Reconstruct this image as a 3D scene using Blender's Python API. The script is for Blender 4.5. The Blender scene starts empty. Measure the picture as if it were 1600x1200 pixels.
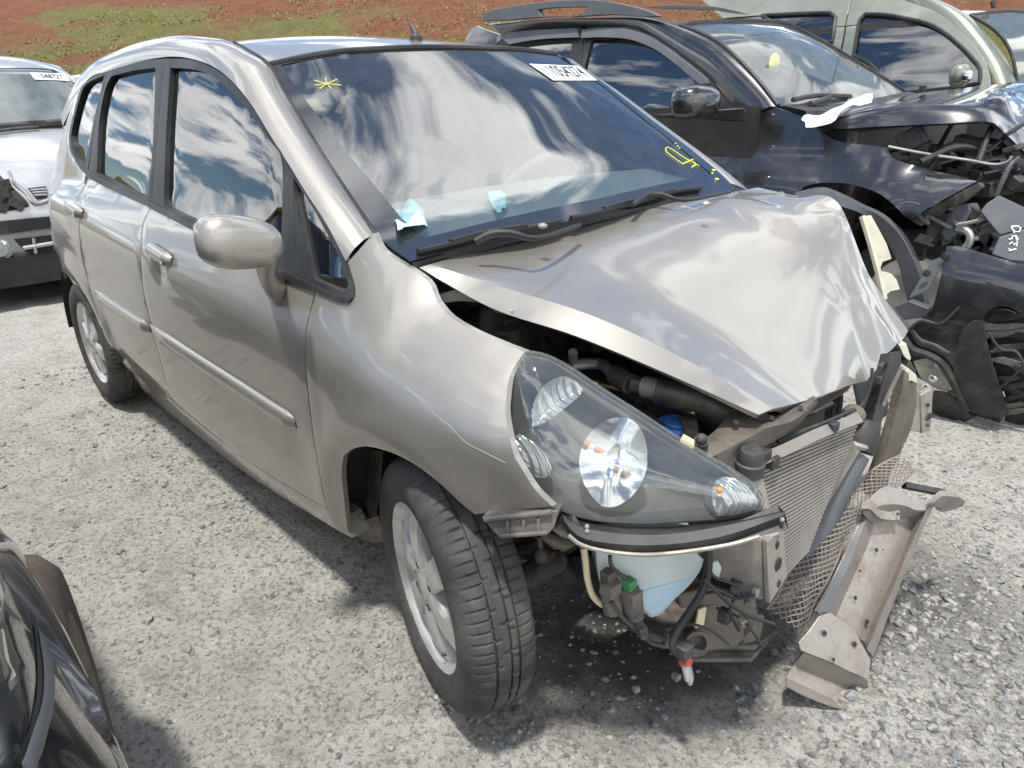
import bpy, bmesh, math, random
from math import sin, cos, pi, radians, sqrt, exp
from mathutils import Vector as V, Matrix
from mathutils.geometry import delaunay_2d_cdt
random.seed(7)
SC = bpy.context.scene
COL = SC.collection
# ------------------------------------------------------------------ camera
CAM = V((1.10678, -1.51171, 1.22881))
CR = V((0.68474, 0.72833, -0.02571)).normalized()
CU = V((-0.24496, 0.26330, 0.93309)).normalized()
CF = V((-0.68691, 0.63167, -0.35901)).normalized()
_y, _p, _r = 2.3972346, -0.3672034, -0.0275527
CF = V((cos(_p)*cos(_y), cos(_p)*sin(_y), sin(_p)))
_r0 = V((sin(_y), -cos(_y), 0)); _u0 = _r0.cross(CF)
CR = _r0*cos(_r)+_u0*sin(_r); CU = -_r0*sin(_r)+_u0*cos(_r)
FPX = 1126.925
cam = bpy.data.objects.new('camera', bpy.data.cameras.new('camera')); COL.objects.link(cam)
cam.data.sensor_width = 36; cam.data.lens = FPX/1600*36
cam.data.clip_start = .02; cam.data.clip_end = 500
M4 = Matrix((CR, CU, -CF)).transposed().to_4x4(); M4.translation = CAM
cam.matrix_world = M4
SC.camera = cam
SC.view_settings.view_transform = 'Standard'; SC.view_settings.look = 'None'
SC.view_settings.gamma = 1; SC.view_settings.exposure = 0.50
SC.view_settings.use_curve_mapping = False
# ------------------------------------------------------------------ sun and sky
SUN = V((0.13, -0.23, 1.0)).normalized()
sun = bpy.data.objects.new('sun', bpy.data.lights.new('sun', 'SUN')); COL.objects.link(sun)
sun.data.energy = 3.9; sun.data.angle = radians(4.5); sun.data.color = (1, .965, .90)
sun.rotation_euler = SUN.to_track_quat('Z', 'Y').to_euler()
W = bpy.data.worlds.new('World'); SC.world = W; W.use_nodes = True
def build_world():
    nt = W.node_tree; N = nt.nodes; L = nt.links; N.clear()
    out = N.new('ShaderNodeOutputWorld'); bg = N.new('ShaderNodeBackground')
    sky = N.new('ShaderNodeTexSky'); sky.sky_type = 'NISHITA'; sky.sun_disc = False
    sky.sun_elevation = math.asin(SUN.z); sky.sun_rotation = math.atan2(SUN.x, SUN.y)
    sky.air_density = 1.0; sky.dust_density = .15; sky.ozone_density = 3.0
    bg.inputs[1].default_value = .12
    tc = N.new('ShaderNodeTexCoord'); sp = N.new('ShaderNodeSeparateXYZ')
    L.new(tc.outputs['Generated'], sp.inputs[0])
    def mth(op, a, b=None):
        m = N.new('ShaderNodeMath'); m.operation = op
        for i, v in enumerate((a, b)):
            if v is None: continue
            if isinstance(v, (int, float)): m.inputs[i].default_value = v
            else: L.new(v, m.inputs[i])
        return m.outputs[0]
    zz = mth('ADD', mth('MAXIMUM', sp.outputs[2], 0.0), .16)
    cb = N.new('ShaderNodeCombineXYZ')
    L.new(mth('DIVIDE', sp.outputs[0], zz), cb.inputs[0]); L.new(mth('DIVIDE', sp.outputs[1], zz), cb.inputs[1])
    cb.inputs[2].default_value = 3.7
    def noise(sc, det, rough, dist, off):
        n = N.new('ShaderNodeTexNoise'); n.inputs['Scale'].default_value = sc
        n.inputs['Detail'].default_value = det; n.inputs['Roughness'].default_value = rough
        n.inputs['Distortion'].default_value = dist
        mp = N.new('ShaderNodeMapping'); mp.inputs[1].default_value = off
        L.new(cb.outputs[0], mp.inputs[0]); L.new(mp.outputs[0], n.inputs['Vector'])
        return n.outputs['Fac']
    a = noise(2.3, 7, .56, .3, (3.1, 1.7, 0)); b = noise(.35, 3, .5, .1, (8.3, 2.2, 0))
    s = mth('ADD', a, mth('MULTIPLY', mth('SUBTRACT', b, .5), .7))
    rp = N.new('ShaderNodeValToRGB'); rp.color_ramp.elements[0].position = .475; rp.color_ramp.elements[1].position = .565
    L.new(s, rp.inputs[0])
    sh = noise(2.6, 5, .55, .2, (1.3, 5.7, 0))
    cr = N.new('ShaderNodeValToRGB')
    cr.color_ramp.elements[0].position = .35; cr.color_ramp.elements[0].color = (11.0, 11.3, 11.8, 1)
    cr.color_ramp.elements[1].position = .62; cr.color_ramp.elements[1].color = (18.5, 18.5, 18.3, 1)
    L.new(sh, cr.inputs[0])
    mx = N.new('ShaderNodeMix'); mx.data_type = 'RGBA'
    L.new(rp.outputs[0], mx.inputs['Factor']); hs = N.new('ShaderNodeHueSaturation'); hs.inputs['Saturation'].default_value = 1.12; hs.inputs['Value'].default_value = 1.0; L.new(sky.outputs[0], hs.inputs['Color']); L.new(hs.outputs[0], mx.inputs[6]); L.new(cr.outputs[0], mx.inputs[7])
    L.new(mx.outputs[2], bg.inputs[0]); L.new(bg.outputs[0], out.inputs[0])
build_world()

# ------------------------------------------------------------------ helpers: points
def ray(px, py): return CF + CR*((px-800)/FPX) - CU*((py-600)/FPX)
def at(px, py, x=None, y=None, z=None, d=None):
    """point of the place seen at a photo pixel, on the plane x=, y=, z= or at depth d"""
    D = ray(px, py)
    if x is not None: t = (x-CAM.x)/D.x
    elif y is not None: t = (y-CAM.y)/D.y
    elif z is not None: t = (z-CAM.z)/D.z
    else: t = d
    return CAM + D*t
class Plane:
    def __init__(s, p, n): s.p = V(p); s.n = V(n).normalized()
    def hit(s, px, py, off=0):
        D = ray(px, py); t = ((s.p+s.n*off)-CAM).dot(s.n)/D.dot(s.n)
        return CAM + D*t
def lerpf(tab):
    """smooth (monotone hermite) interpolation through (x, y) pairs"""
    xs = [t[0] for t in tab]; ys = [t[1] for t in tab]; n = len(xs)
    d = [(ys[i+1]-ys[i])/(xs[i+1]-xs[i]) for i in range(n-1)]
    m = [d[0]] + [0 if d[i-1]*d[i] <= 0 else 2*d[i-1]*d[i]/(d[i-1]+d[i]) for i in range(1, n-1)] + [d[-1]]
    def f(x):
        if x <= xs[0]: return ys[0]+m[0]*(x-xs[0])
        if x >= xs[-1]: return ys[-1]+m[-1]*(x-xs[-1])
        i = 0
        while x > xs[i+1]: i += 1
        h = xs[i+1]-xs[i]; t = (x-xs[i])/h
        return (ys[i]*(2*t**3-3*t*t+1)+h*m[i]*(t**3-2*t*t+t)+ys[i+1]*(-2*t**3+3*t*t)+h*m[i+1]*(t**3-t*t))
    return f
def catmull(P, n, closed=False):
    out = []; N = len(P); rng = range(N if closed else N-1)
    for i in rng:
        if closed: a, b, c, d = P[(i-1) % N], P[i], P[(i+1) % N], P[(i+2) % N]
        else:
            b, c = P[i], P[i+1]; a = P[i-1] if i > 0 else b*2-c; d = P[i+2] if i+2 < N else c*2-b
        for k in range(n):
            t = k/n
            out.append(.5*((2*b)+(c-a)*t+(2*a-5*b+4*c-d)*t*t+(3*b-a-3*c+d)*t**3))
    if not closed: out.append(P[-1].copy())
    return out
def smooth_outline(px, step=9, ang=42):
    """closed photo outline -> rounded polyline that keeps its sharp corners"""
    P = [V(p) for p in px]; N = len(P)
    cor = []
    for i in range(N):
        a = P[i]-P[i-1]; b = P[(i+1) % N]-P[i]
        if a.length > 1e-6 and b.length > 1e-6 and a.angle(b) > radians(ang): cor.append(i)
    def sub(seg):
        o = []
        for i in range(len(seg)-1):
            b, c = seg[i], seg[i+1]; a = seg[i-1] if i > 0 else b*2-c; d = seg[i+2] if i+2 < len(seg) else c*2-b
            n = max(1, int((c-b).length/step))
            for k in range(n):
                t = k/n
                o.append(.5*((2*b)+(c-a)*t+(2*a-5*b+4*c-d)*t*t+(3*b-a-3*c+d)*t**3))
        return o
    if len(cor) < 2:
        seg = P+P[:1]; o = []
        for i in range(N):
            a, b, c, d = P[i-1], P[i], P[(i+1) % N], P[(i+2) % N]
            n = max(1, int((c-b).length/step))
            for k in range(n):
                t = k/n
                o.append(.5*((2*b)+(c-a)*t+(2*a-5*b+4*c-d)*t*t+(3*b-a-3*c+d)*t**3))
        return o
    o = []
    for k in range(len(cor)):
        i0 = cor[k]; i1 = cor[(k+1) % len(cor)]
        if i1 <= i0: i1 += N
        o += sub([P[j % N] for j in range(i0, i1+1)])
    return o
def inside(p, poly):
    x, y = p[0], p[1]; c = False; n = len(poly); j = n-1
    for i in range(n):
        xi, yi = poly[i][0], poly[i][1]; xj, yj = poly[j][0], poly[j][1]
        if (yi > y) != (yj > y) and x < (xj-xi)*(y-yi)/(yj-yi)+xi: c = not c
        j = i
    return c
def pdist(p, poly):
    best = 9; n = len(poly)
    for i in range(n):
        ax, ay = poly[i-1][0], poly[i-1][1]; bx, by = poly[i][0]-ax, poly[i][1]-ay
        l = bx*bx+by*by; t = 0 if l < 1e-12 else max(0, min(1, ((p[0]-ax)*bx+(p[1]-ay)*by)/l))
        d = (p[0]-ax-bx*t)**2+(p[1]-ay-by*t)**2
        if d < best: best = d
    return sqrt(best)
def fill2d(outer, holes=(), grid=.03, extra=()):
    """triangulate a 2-D outline with an inner grid; returns verts, tris, number of outline verts"""
    vs = [V((p[0], p[1])) for p in outer]; es = [(i, (i+1) % len(vs)) for i in range(len(vs))]
    for h in holes:
        b = len(vs); vs += [V((p[0], p[1])) for p in h]; es += [(b+i, b+(i+1) % len(h)) for i in range(len(h))]
    x0 = min(p[0] for p in outer); x1 = max(p[0] for p in outer); y0 = min(p[1] for p in outer); y1 = max(p[1] for p in outer)
    def add(p):
        if inside(p, outer) and pdist(p, outer) > grid*.35 and not any(inside(p, h) or pdist(p, h) < grid*.3 for h in holes): vs.append(V(p))
    if grid:
        j = 0; y = y0
        while y < y1:
            x = x0+(grid*.5 if j % 2 else 0)
            while x < x1: add((x, y)); x += grid
            y += grid*.87; j += 1
    for p in extra:
        if inside(p, outer): vs.append(V(p))
    r = delaunay_2d_cdt(vs, es, [], 0, 1e-6, True)
    vv = r[0]; tr = []
    for f in r[2]:
        c = ((vv[f[0]][0]+vv[f[1]][0]+vv[f[2]][0])/3, (vv[f[0]][1]+vv[f[1]][1]+vv[f[2]][1])/3)
        if inside(c, outer) and not any(inside(c, h) for h in holes): tr.append(tuple(f))
    return vv, tr
def fbm(p, o=4):
    from mathutils import noise
    return noise.fractal(V(p), 1.0, 2.0, o)

# ------------------------------------------------------------------ helpers: objects
def tag(o, label=None, cat=None, group=None, kind=None):
    if label: o['label'] = label
    if cat: o['category'] = cat
    if group: o['group'] = group
    if kind: o['kind'] = kind
    return o
def thing(name, label, cat, loc, group=None):
    o = bpy.data.objects.new(name, None); o.empty_display_size = .2; COL.objects.link(o); o.location = loc
    return tag(o, label, cat, group)
ORG = {}
def org(o):
    v = V(o.location); p = o.parent
    while p: v = v+V(p.location); p = p.parent
    return v
class MB:
    """collects faces; done() links them as ONE mesh object"""
    def __init__(s): s.v = []; s.f = []; s.m = []; s.cur = 0
    def add(s, vs, fs):
        b = len(s.v); s.v += [V(p) for p in vs]; s.f += [tuple(i+b for i in f) for f in fs]; s.m += [s.cur]*len(fs); return s
    def box(s, c, d, R=None, taper=1):
        c = V(c); h = V(d)/2; P = []
        for k in (-1, 1):
            for a, b in ((-1, -1), (1, -1), (1, 1), (-1, 1)):
                q = V((a*h.x*(taper if k > 0 else 1), b*h.y*(taper if k > 0 else 1), k*h.z)); P.append(c+(R @ q if R else q))
        return s.add(P, [(3, 2, 1, 0), (4, 5, 6, 7), (0, 1, 5, 4), (1, 2, 6, 5), (2, 3, 7, 6), (3, 0, 4, 7)])
    def tube(s, pts, r, n=8, sm=0, cap=True):
        P = [V(p) for p in pts]
        if sm: P = catmull(P, sm)
        k = len(P); rr = [r]*k if not isinstance(r, (list, tuple)) else [r[min(len(r)-1, int(i*(len(r)-1)/(k-1)))]+(r[min(len(r)-1, int(i*(len(r)-1)/(k-1))+1)]-r[int(i*(len(r)-1)/(k-1))])*((i*(len(r)-1)/(k-1)) % 1) for i in range(k)]
        vs = []; fs = []; prev = None
        for i in range(k):
            t = (P[min(i+1, k-1)]-P[max(i-1, 0)]).normalized()
            a = prev if prev is not None else (V((0, 0, 1)) if abs(t.z) < .9 else V((1, 0, 0)))
            a = (a-t*a.dot(t)).normalized(); prev = a; b = t.cross(a)
            vs += [P[i]+(a*cos(2*pi*j/n)+b*sin(2*pi*j/n))*rr[i] for j in range(n)]
        for i in range(k-1):
            for j in range(n): fs.append((i*n+j, i*n+(j+1) % n, (i+1)*n+(j+1) % n, (i+1)*n+j))
        if cap: fs += [tuple(range(n))[::-1], tuple((k-1)*n+j for j in range(n))]
        return s.add(vs, fs)
    def lathe(s, prof, c, ax, n=32, up=None, rfun=None, cap=False):
        """prof: (radius, height along ax)"""
        ax = V(ax).normalized(); u = V(up) if up else (V((0, 0, 1)) if abs(ax.z) < .9 else V((1, 0, 0)))
        u = (u-ax*u.dot(ax)).normalized(); w = ax.cross(u); c = V(c); vs = []; fs = []
        for k, (r, h) in enumerate(prof):
            for j in range(n):
                a = 2*pi*j/n; q = r+(rfun(k, j) if rfun else 0); vs.append(c+ax*h+(u*cos(a)+w*sin(a))*q)
        for k in range(len(prof)-1):
            for j in range(n): fs.append((k*n+j, k*n+(j+1) % n, (k+1)*n+(j+1) % n, (k+1)*n+j))
        if cap: fs += [tuple(range(n))[::-1], tuple((len(prof)-1)*n+j for j in range(n))]
        return s.add(vs, fs)
    def grid(s, rows, close=False):
        n = len(rows[0]); vs = [p for r in rows for p in r]; fs = []
        for i in range(len(rows)-1):
            for j in range(n if close else n-1): fs.append((i*n+j, i*n+(j+1) % n, (i+1)*n+(j+1) % n, (i+1)*n+j))
        return s.add(vs, fs)
    def sheet(s, rows, th, nrm=None):
        """a grid of points given thickness th (away from the camera side)"""
        R = [[V(p) for p in r] for r in rows]; a = len(R); b = len(R[0]); back = []
        for i in range(a):
            q = []
            for j in range(b):
                t1 = R[min(i+1, a-1)][j]-R[max(i-1, 0)][j]; t2 = R[i][min(j+1, b-1)]-R[i][max(j-1, 0)]
                n = t1.cross(t2); n = n.normalized() if n.length > 1e-9 else V((0, 0, 1))
                if n.dot(CAM-R[i][j]) < 0: n = -n
                q.append(R[i][j]-n*th)
            back.append(q)
        s.grid(R); s.grid(back)
        e = [(i, 0) for i in range(a)]+[(a-1, j) for j in range(1, b)]+[(i, b-1) for i in range(a-2, -1, -1)]+[(0, j) for j in range(b-2, 0, -1)]
        s.grid([[R[i][j] for i, j in e], [back[i][j] for i, j in e]], close=True)
        return s
    def prism(s, poly, vec):
        P = [V(p) for p in poly]; n = len(P); vec = V(vec); b = [p+vec for p in P]
        nn = V((0, 0, 0))
        for i in range(n): nn += P[i-1].cross(P[i])
        if nn.length < 1e-12: return s
        nn.normalize(); u = (P[1]-P[0]).normalized(); w = nn.cross(u)
        vv, tr = fill2d([((p-P[0]).dot(u), (p-P[0]).dot(w)) for p in P], grid=0)
        if len(vv) == n:
            s.add(P, tr); s.add(b, [t[::-1] for t in tr])
        else:
            s.add([P[0]+u*q[0]+w*q[1] for q in vv], tr); s.add([P[0]+u*q[0]+w*q[1]+vec for q in vv], [t[::-1] for t in tr])
        s.grid([P, b], close=True)
        return s
    def ball(s, c, r, n=12, m=8, e=(1, 1, 1), R=None, pw=1):
        c = V(c); rows = []
        def sg(x): return math.copysign(abs(x)**pw, x)
        for i in range(m+1):
            a = pi*i/m-pi/2
            row = []
            for j in range(n):
                b = 2*pi*j/n; q = V((sg(cos(a))*sg(cos(b))*e[0], sg(cos(a))*sg(sin(b))*e[1], sg(sin(a))*e[2]))*r
                row.append(c+(R @ q if R else q))
            rows.append(row)
        return s.grid(rows, close=True)
    def text(s, txt, place, size=1, bold=0):
        """place(x, y) -> world point"""
        cu = bpy.data.curves.new('t', 'FONT'); cu.body = txt; cu.size = size; cu.align_x = 'CENTER'; cu.align_y = 'CENTER'; cu.offset = bold; cu.resolution_u = 3
        o = bpy.data.objects.new('t', cu); COL.objects.link(o); dg = bpy.context.evaluated_depsgraph_get(); dg.update()
        me = bpy.data.meshes.new_from_object(o.evaluated_get(dg))
        s.add([place(v.co.x, v.co.y) for v in me.vertices], [tuple(p.vertices) for p in me.polygons])
        bpy.data.objects.remove(o); bpy.data.curves.remove(cu); bpy.data.meshes.remove(me)
        return s
    def done(s, name, mat, parent=None, sharp=35, bevel=0, loc=None, label=None, kind=None, flat=False, sub=0, weld=True, cat=None, group=None):
        me = bpy.data.meshes.new(name)
        o = bpy.data.objects.new(name, me); COL.objects.link(o)
        if parent: o.parent = parent
        off = V((0, 0, 0))
        if loc is not None: o.location = V(loc)-(org(parent) if parent else V((0, 0, 0)))
        elif parent is None and s.v:
            b = [min(p[i] for p in s.v) for i in range(3)]; t = [max(p[i] for p in s.v) for i in range(3)]
            o.location = ((b[0]+t[0])/2, (b[1]+t[1])/2, b[2])
        off = org(o)
        me.from_pydata([tuple(p-off) for p in s.v], [], s.f)
        ms = mat if isinstance(mat, (list, tuple)) else [mat]
        for m in ms: me.materials.append(m)
        if len(ms) > 1: me.polygons.foreach_set('material_index', s.m)
        bm = bmesh.new(); bm.from_mesh(me)
        if weld: bmesh.ops.remove_doubles(bm, verts=bm.verts, dist=1e-5)
        bmesh.ops.recalc_face_normals(bm, faces=bm.faces) if weld else None
        bm.to_mesh(me); bm.free()
        if not flat:
            me.polygons.foreach_set('use_smooth', [True]*len(me.polygons))
            me.set_sharp_from_angle(angle=radians(sharp))
        if bevel:
            md = o.modifiers.new('bevel', 'BEVEL'); md.width = bevel; md.segments = 2; md.limit_method = 'ANGLE'; md.angle_limit = radians(32); md.harden_normals = False
        if sub:
            md = o.modifiers.new('sub', 'SUBSURF'); md.levels = sub; md.render_levels = sub
        me.update()
        return tag(o, label, cat, group, kind)
# ------------------------------------------------------------------ materials
def nodes(name):
    m = bpy.data.materials.new(name); m.use_nodes = True; nt = m.node_tree
    return m, nt, nt.nodes, nt.links, nt.nodes['Principled BSDF']
def noise_node(N, L, scale, detail=5, rough=.6, vec=None, coord='Object', dist=0):
    n = N.new('ShaderNodeTexNoise'); n.inputs['Scale'].default_value = scale; n.inputs['Detail'].default_value = detail
    n.inputs['Roughness'].default_value = rough; n.inputs['Distortion'].default_value = dist
    if vec is None:
        tc = N.new('ShaderNodeTexCoord'); vec = tc.outputs[coord]
    L.new(vec, n.inputs['Vector']); return n.outputs['Fac']
def ramp(N, L, src, a, b, ca=(0, 0, 0, 1), cb=(1, 1, 1, 1)):
    r = N.new('ShaderNodeValToRGB'); r.color_ramp.elements[0].position = a; r.color_ramp.elements[1].position = b
    r.color_ramp.elements[0].color = ca; r.color_ramp.elements[1].color = cb; L.new(src, r.inputs[0]); return r.outputs[0]
def mixc(N, L, fac, a, b):
    m = N.new('ShaderNodeMix'); m.data_type = 'RGBA'
    for i, v in ((0, fac), (6, a), (7, b)):
        if isinstance(v, (int, float)): m.inputs[i].default_value = v
        elif isinstance(v, tuple): m.inputs[i].default_value = (*v[:3], 1)
        else: L.new(v, m.inputs[i])
    return m.outputs[2]
def mat(name, col, rough=.5, metal=0, coat=0, spec=.5, dirt=None, dirt_amt=.5, dscale=6, var=.12, vscale=30, bump=0, bscale=60, drange=(.45, .7), coat_rough=.03, emit=None):
    """principled base, fine tone variation, patches of dirt, fine relief"""
    m, nt, N, L, B = nodes(name)
    tc = N.new('ShaderNodeTexCoord').outputs['Object']
    f = noise_node(N, L, vscale, 4, .6, tc)
    c = mixc(N, L, f, tuple(max(0, x*(1-var)) for x in col), tuple(min(1, x*(1+var)) for x in col))
    B.inputs['Roughness'].default_value = rough; B.inputs['Metallic'].default_value = metal
    B.inputs['Coat Weight'].default_value = coat; B.inputs['Coat Roughness'].default_value = coat_rough
    B.inputs['Specular IOR Level'].default_value = spec
    if dirt:
        d = noise_node(N, L, dscale, 8, .68, tc, dist=.4)
        k = ramp(N, L, d, drange[0], drange[1], (0, 0, 0, 1), (dirt_amt,)*3+(1,))
        c = mixc(N, L, k, c, dirt)
        rr = N.new('ShaderNodeMix'); rr.inputs[2].default_value = rough; rr.inputs[3].default_value = .85
        L.new(k, rr.inputs[0]); L.new(rr.outputs[0], B.inputs['Roughness'])
        if metal:
            mm = N.new('ShaderNodeMix'); mm.inputs[2].default_value = metal; mm.inputs[3].default_value = 0
            L.new(k, mm.inputs[0]); L.new(mm.outputs[0], B.inputs['Metallic'])
        if coat:
            cc = N.new('ShaderNodeMix'); cc.inputs[2].default_value = coat; cc.inputs[3].default_value = 0
            L.new(k, cc.inputs[0]); L.new(cc.outputs[0], B.inputs['Coat Weight'])
    L.new(c, B.inputs['Base Color'])
    if bump:
        b = N.new('ShaderNodeBump'); b.inputs['Strength'].default_value = bump; b.inputs['Distance'].default_value = .01
        L.new(noise_node(N, L, bscale, 6, .65, tc), b.inputs['Height']); L.new(b.outputs[0], B.inputs['Normal'])
    return m
def glass(name, tint, f0=.09, haze=.04, rough=.0, hcol=(.5, .52, .5), streak=0):
    """single-sheet glass: Schlick mirror over tinted see-through, with a film of dust"""
    m, nt, N, L, B = nodes(name); N.remove(B); out = N['Material Output']
    lw = N.new('ShaderNodeLayerWeight'); lw.inputs[0].default_value = .5
    pw = N.new('ShaderNodeMath'); pw.operation = 'POWER'; pw.inputs[1].default_value = 5; L.new(lw.outputs['Facing'], pw.inputs[0])
    ma = N.new('ShaderNodeMath'); ma.operation = 'MULTIPLY_ADD'; ma.inputs[1].default_value = 1-f0; ma.inputs[2].default_value = f0; L.new(pw.outputs[0], ma.inputs[0])
    tr = N.new('ShaderNodeBsdfTransparent'); tr.inputs[0].default_value = (*tint, 1)
    gl = N.new('ShaderNodeBsdfGlossy'); gl.inputs['Roughness'].default_value = rough
    df = N.new('ShaderNodeBsdfDiffuse'); df.inputs[0].default_value = (*hcol, 1)
    n = noise_node(N, L, 9, 6, .7)
    k = ramp(N, L, n, .35, .8, (haze*.5,)*3+(1,), (haze*1.6,)*3+(1,))
    a = N.new('ShaderNodeMixShader'); L.new(k, a.inputs[0]); L.new(tr.outputs[0], a.inputs[1]); L.new(df.outputs[0], a.inputs[2])
    b = N.new('ShaderNodeMixShader'); L.new(ma.outputs[0], b.inputs[0]); L.new(a.outputs[0], b.inputs[1]); L.new(gl.outputs[0], b.inputs[2])
    L.new(b.outputs[0], out.inputs[0]); return m
DUST = (.40, .37, .32)
MT = dict(
 silver=mat('champagne_silver_paint', (.320, .297, .262), .44, .70, .9, dirt=DUST, dirt_amt=.07, dscale=9, var=.05, vscale=1400, coat_rough=.06),
 silver_in=mat('champagne_inner_paint', (.33, .31, .28), .5, .4, 0, dirt=(.16, .14, .115), dirt_amt=.7, dscale=9),
 black_paint=mat('black_car_paint', (.010, .010, .012), .25, .0, 1, dirt=DUST, dirt_amt=.07, dscale=5, spec=.6),
 olive=mat('pale_olive_paint', (.20, .215, .165), .35, .5, 1, dirt=DUST, dirt_amt=.15),
 lightgrey=mat('light_grey_paint', (.36, .37, .375), .35, .45, .9, dirt=DUST, dirt_amt=.25),
 white=mat('white_car_paint', (.75, .76, .76), .3, 0, 1),
 trim=mat('satin_black_trim', (.014, .015, .017), .48, 0, .05, spec=.35, dirt=DUST, dirt_amt=.10, coat_rough=.15),
 plastic=mat('black_plastic', (.020, .020, .021), .5, dirt=(.17, .15, .13), dirt_amt=.35, dscale=12, bump=.15, bscale=220),
 plastic_dusty=mat('dusty_black_plastic', (.045, .043, .042), .6, dirt=(.22, .19, .16), dirt_amt=.75, dscale=9, drange=(.4, .62), bump=.2, bscale=150),
 flare=mat('dark_grey_plastic', (.075, .08, .09), .5, dirt=(.2, .2, .2), dirt_amt=.25, bump=.1, bscale=300),
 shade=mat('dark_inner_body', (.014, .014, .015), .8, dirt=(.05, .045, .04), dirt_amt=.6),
 rubber=mat('tyre_rubber', (.032, .032, .033), .72, dirt=(.20, .185, .16), dirt_amt=.45, dscale=7, drange=(.42, .75), bump=.25, bscale=240, spec=.35),
 rubber_brown=mat('brown_dusty_rubber', (.055, .042, .034), .8, dirt=(.13, .095, .07), dirt_amt=.7, dscale=6, bump=.2, bscale=120, spec=.25),
 alloy=mat('alloy_wheel_silver', (.60, .60, .59), .33, .75, .4, dirt=(.22, .19, .16), dirt_amt=.55, dscale=14, drange=(.45, .75)),
 steel=mat('dirty_galvanised_steel', (.42, .40, .37), .42, .75, dirt=(.17, .14, .11), dirt_amt=.8, dscale=8, drange=(.4, .68), bump=.25, bscale=40),
 beam=mat('primer_beige_steel', (.29, .262, .235), .42, .45, dirt=(.13, .098, .075), dirt_amt=.75, dscale=9, drange=(.45, .66), bump=.25, bscale=60),
 rail=mat('beige_painted_steel', (.28, .26, .225), .45, .35, .2, dirt=(.14, .115, .09), dirt_amt=.75, dscale=10, drange=(.42, .68), bump=.2, bscale=50),
 rust=mat('brown_rusty_steel', (.115, .10, .082), .6, .4, dirt=(.21, .175, .135), dirt_amt=.6, dscale=12, bump=.4, bscale=60),
 iron=mat('dark_cast_iron', (.05, .047, .043), .55, .5, dirt=(.13, .11, .09), dirt_amt=.6, dscale=14, bump=.5, bscale=60),
 alu=mat('bright_aluminium', (.62, .62, .61), .34, .9, dirt=(.25, .23, .2), dirt_amt=.4, dscale=20),
 fin=mat('radiator_aluminium', (.27, .25, .225), .5, .5, dirt=(.12, .10, .08), dirt_amt=.8, dscale=7, drange=(.4, .65)),
 mesh=mat('brown_expanded_mesh', (.21, .18, .155), .6, .5, dirt=(.28, .24, .2), dirt_amt=.5, dscale=20),
 brass=mat('brass_rod', (.55, .40, .2), .35, .9),
 blue=mat('blue_plastic_cap', (.03, .13, .42), .4),
 cream=mat('cream_hose', (.62, .52, .34), .5),
 tank=mat('milky_tank_plastic', (.50, .555, .55), .4, dirt=(.36, .40, .40), dirt_amt=.4, dscale=9),
 fluid=mat('blue_tinted_tank_plastic', (.40, .56, .66), .32, dirt=(.3, .38, .42), dirt_amt=.35, dscale=9),
 chrome=mat('lamp_chrome', (.78, .78, .78), .10, 1, var=.02),
 lampdark=mat('lamp_housing_grey', (.12, .12, .125), .4, .25, .3, dirt=(.28, .28, .27), dirt_amt=.25),
 lampclear=mat('lamp_inner_lens', (.50, .52, .52), .14, .55, .8, var=.06),
 amber=mat('amber_bulb', (.60, .20, .03), .3, 0, .6),
 interior=mat('grey_interior_vinyl', (.16, .17, .17), .7, bump=.2, bscale=200),
 seat=mat('dark_seat_fabric', (.06, .06, .065), .85),
 wiper=mat('wiper_black', (.012, .012, .013), .45, var=.2),
 dash=mat('grey_dashboard', (.20, .225, .225), .65, bump=.2, bscale=200),
 paper=mat('white_paper', (.62, .64, .64), .7),
 mask=mat('light_blue_cloth', (.42, .72, .80), .8),
 ink=mat('black_ink', (.02, .02, .03), .6),
 chalk=mat('yellow_wax_marker', (.72, .72, .08), .7),
 chalkw=mat('white_wax_marker', (.8, .8, .8), .7),
 frit=mat('black_glass_border', (.018, .019, .021), .15, 0, .8),
 torn=mat('pale_torn_plastic', (.47, .455, .36), .5, dirt=(.22, .2, .15), dirt_amt=.5, dscale=12),
 cable=mat('black_cable', (.018, .018, .018), .5, dirt=(.15, .14, .12), dirt_amt=.4),
 red=mat('red_plastic', (.26, .04, .03), .4),
 green=mat('green_connector', (.05, .22, .09), .5),
 g_dark=glass('tinted_window_glass', (.030, .033, .037), .19, .010),
 g_wind=glass('windscreen_glass', (.60, .67, .66), .23, .05, hcol=(.62, .66, .64)),
 g_lamp=glass('lamp_lens_glass', (.86, .88, .87), .11, .09, hcol=(.6, .62, .58)),
 g_clear=glass('clear_lamp_cover', (.80, .84, .88), .07, .015),
 g_far=glass('hazy_windscreen_glass', (.45, .5, .5), .12, .12, hcol=(.6, .64, .63)),
)

def flutes(m, scale, dist, axis):
    """moulded ribs of lamp plastic as fine relief"""
    nt = m.node_tree; N = nt.nodes; L = nt.links; B = N['Principled BSDF']
    w = N.new('ShaderNodeTexWave'); w.bands_direction = axis; w.inputs['Scale'].default_value = scale
    L.new(N.new('ShaderNodeTexCoord').outputs['Object'], w.inputs['Vector'])
    b = N.new('ShaderNodeBump'); b.inputs['Strength'].default_value = 1; b.inputs['Distance'].default_value = dist
    L.new(w.outputs['Fac'], b.inputs['Height']); L.new(b.outputs[0], B.inputs['Normal'])
MT['silver'].node_tree.nodes['Principled BSDF'].inputs['Coat IOR'].default_value = 1.55
flutes(MT['lampclear'], 34, .004, 'Y')
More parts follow.
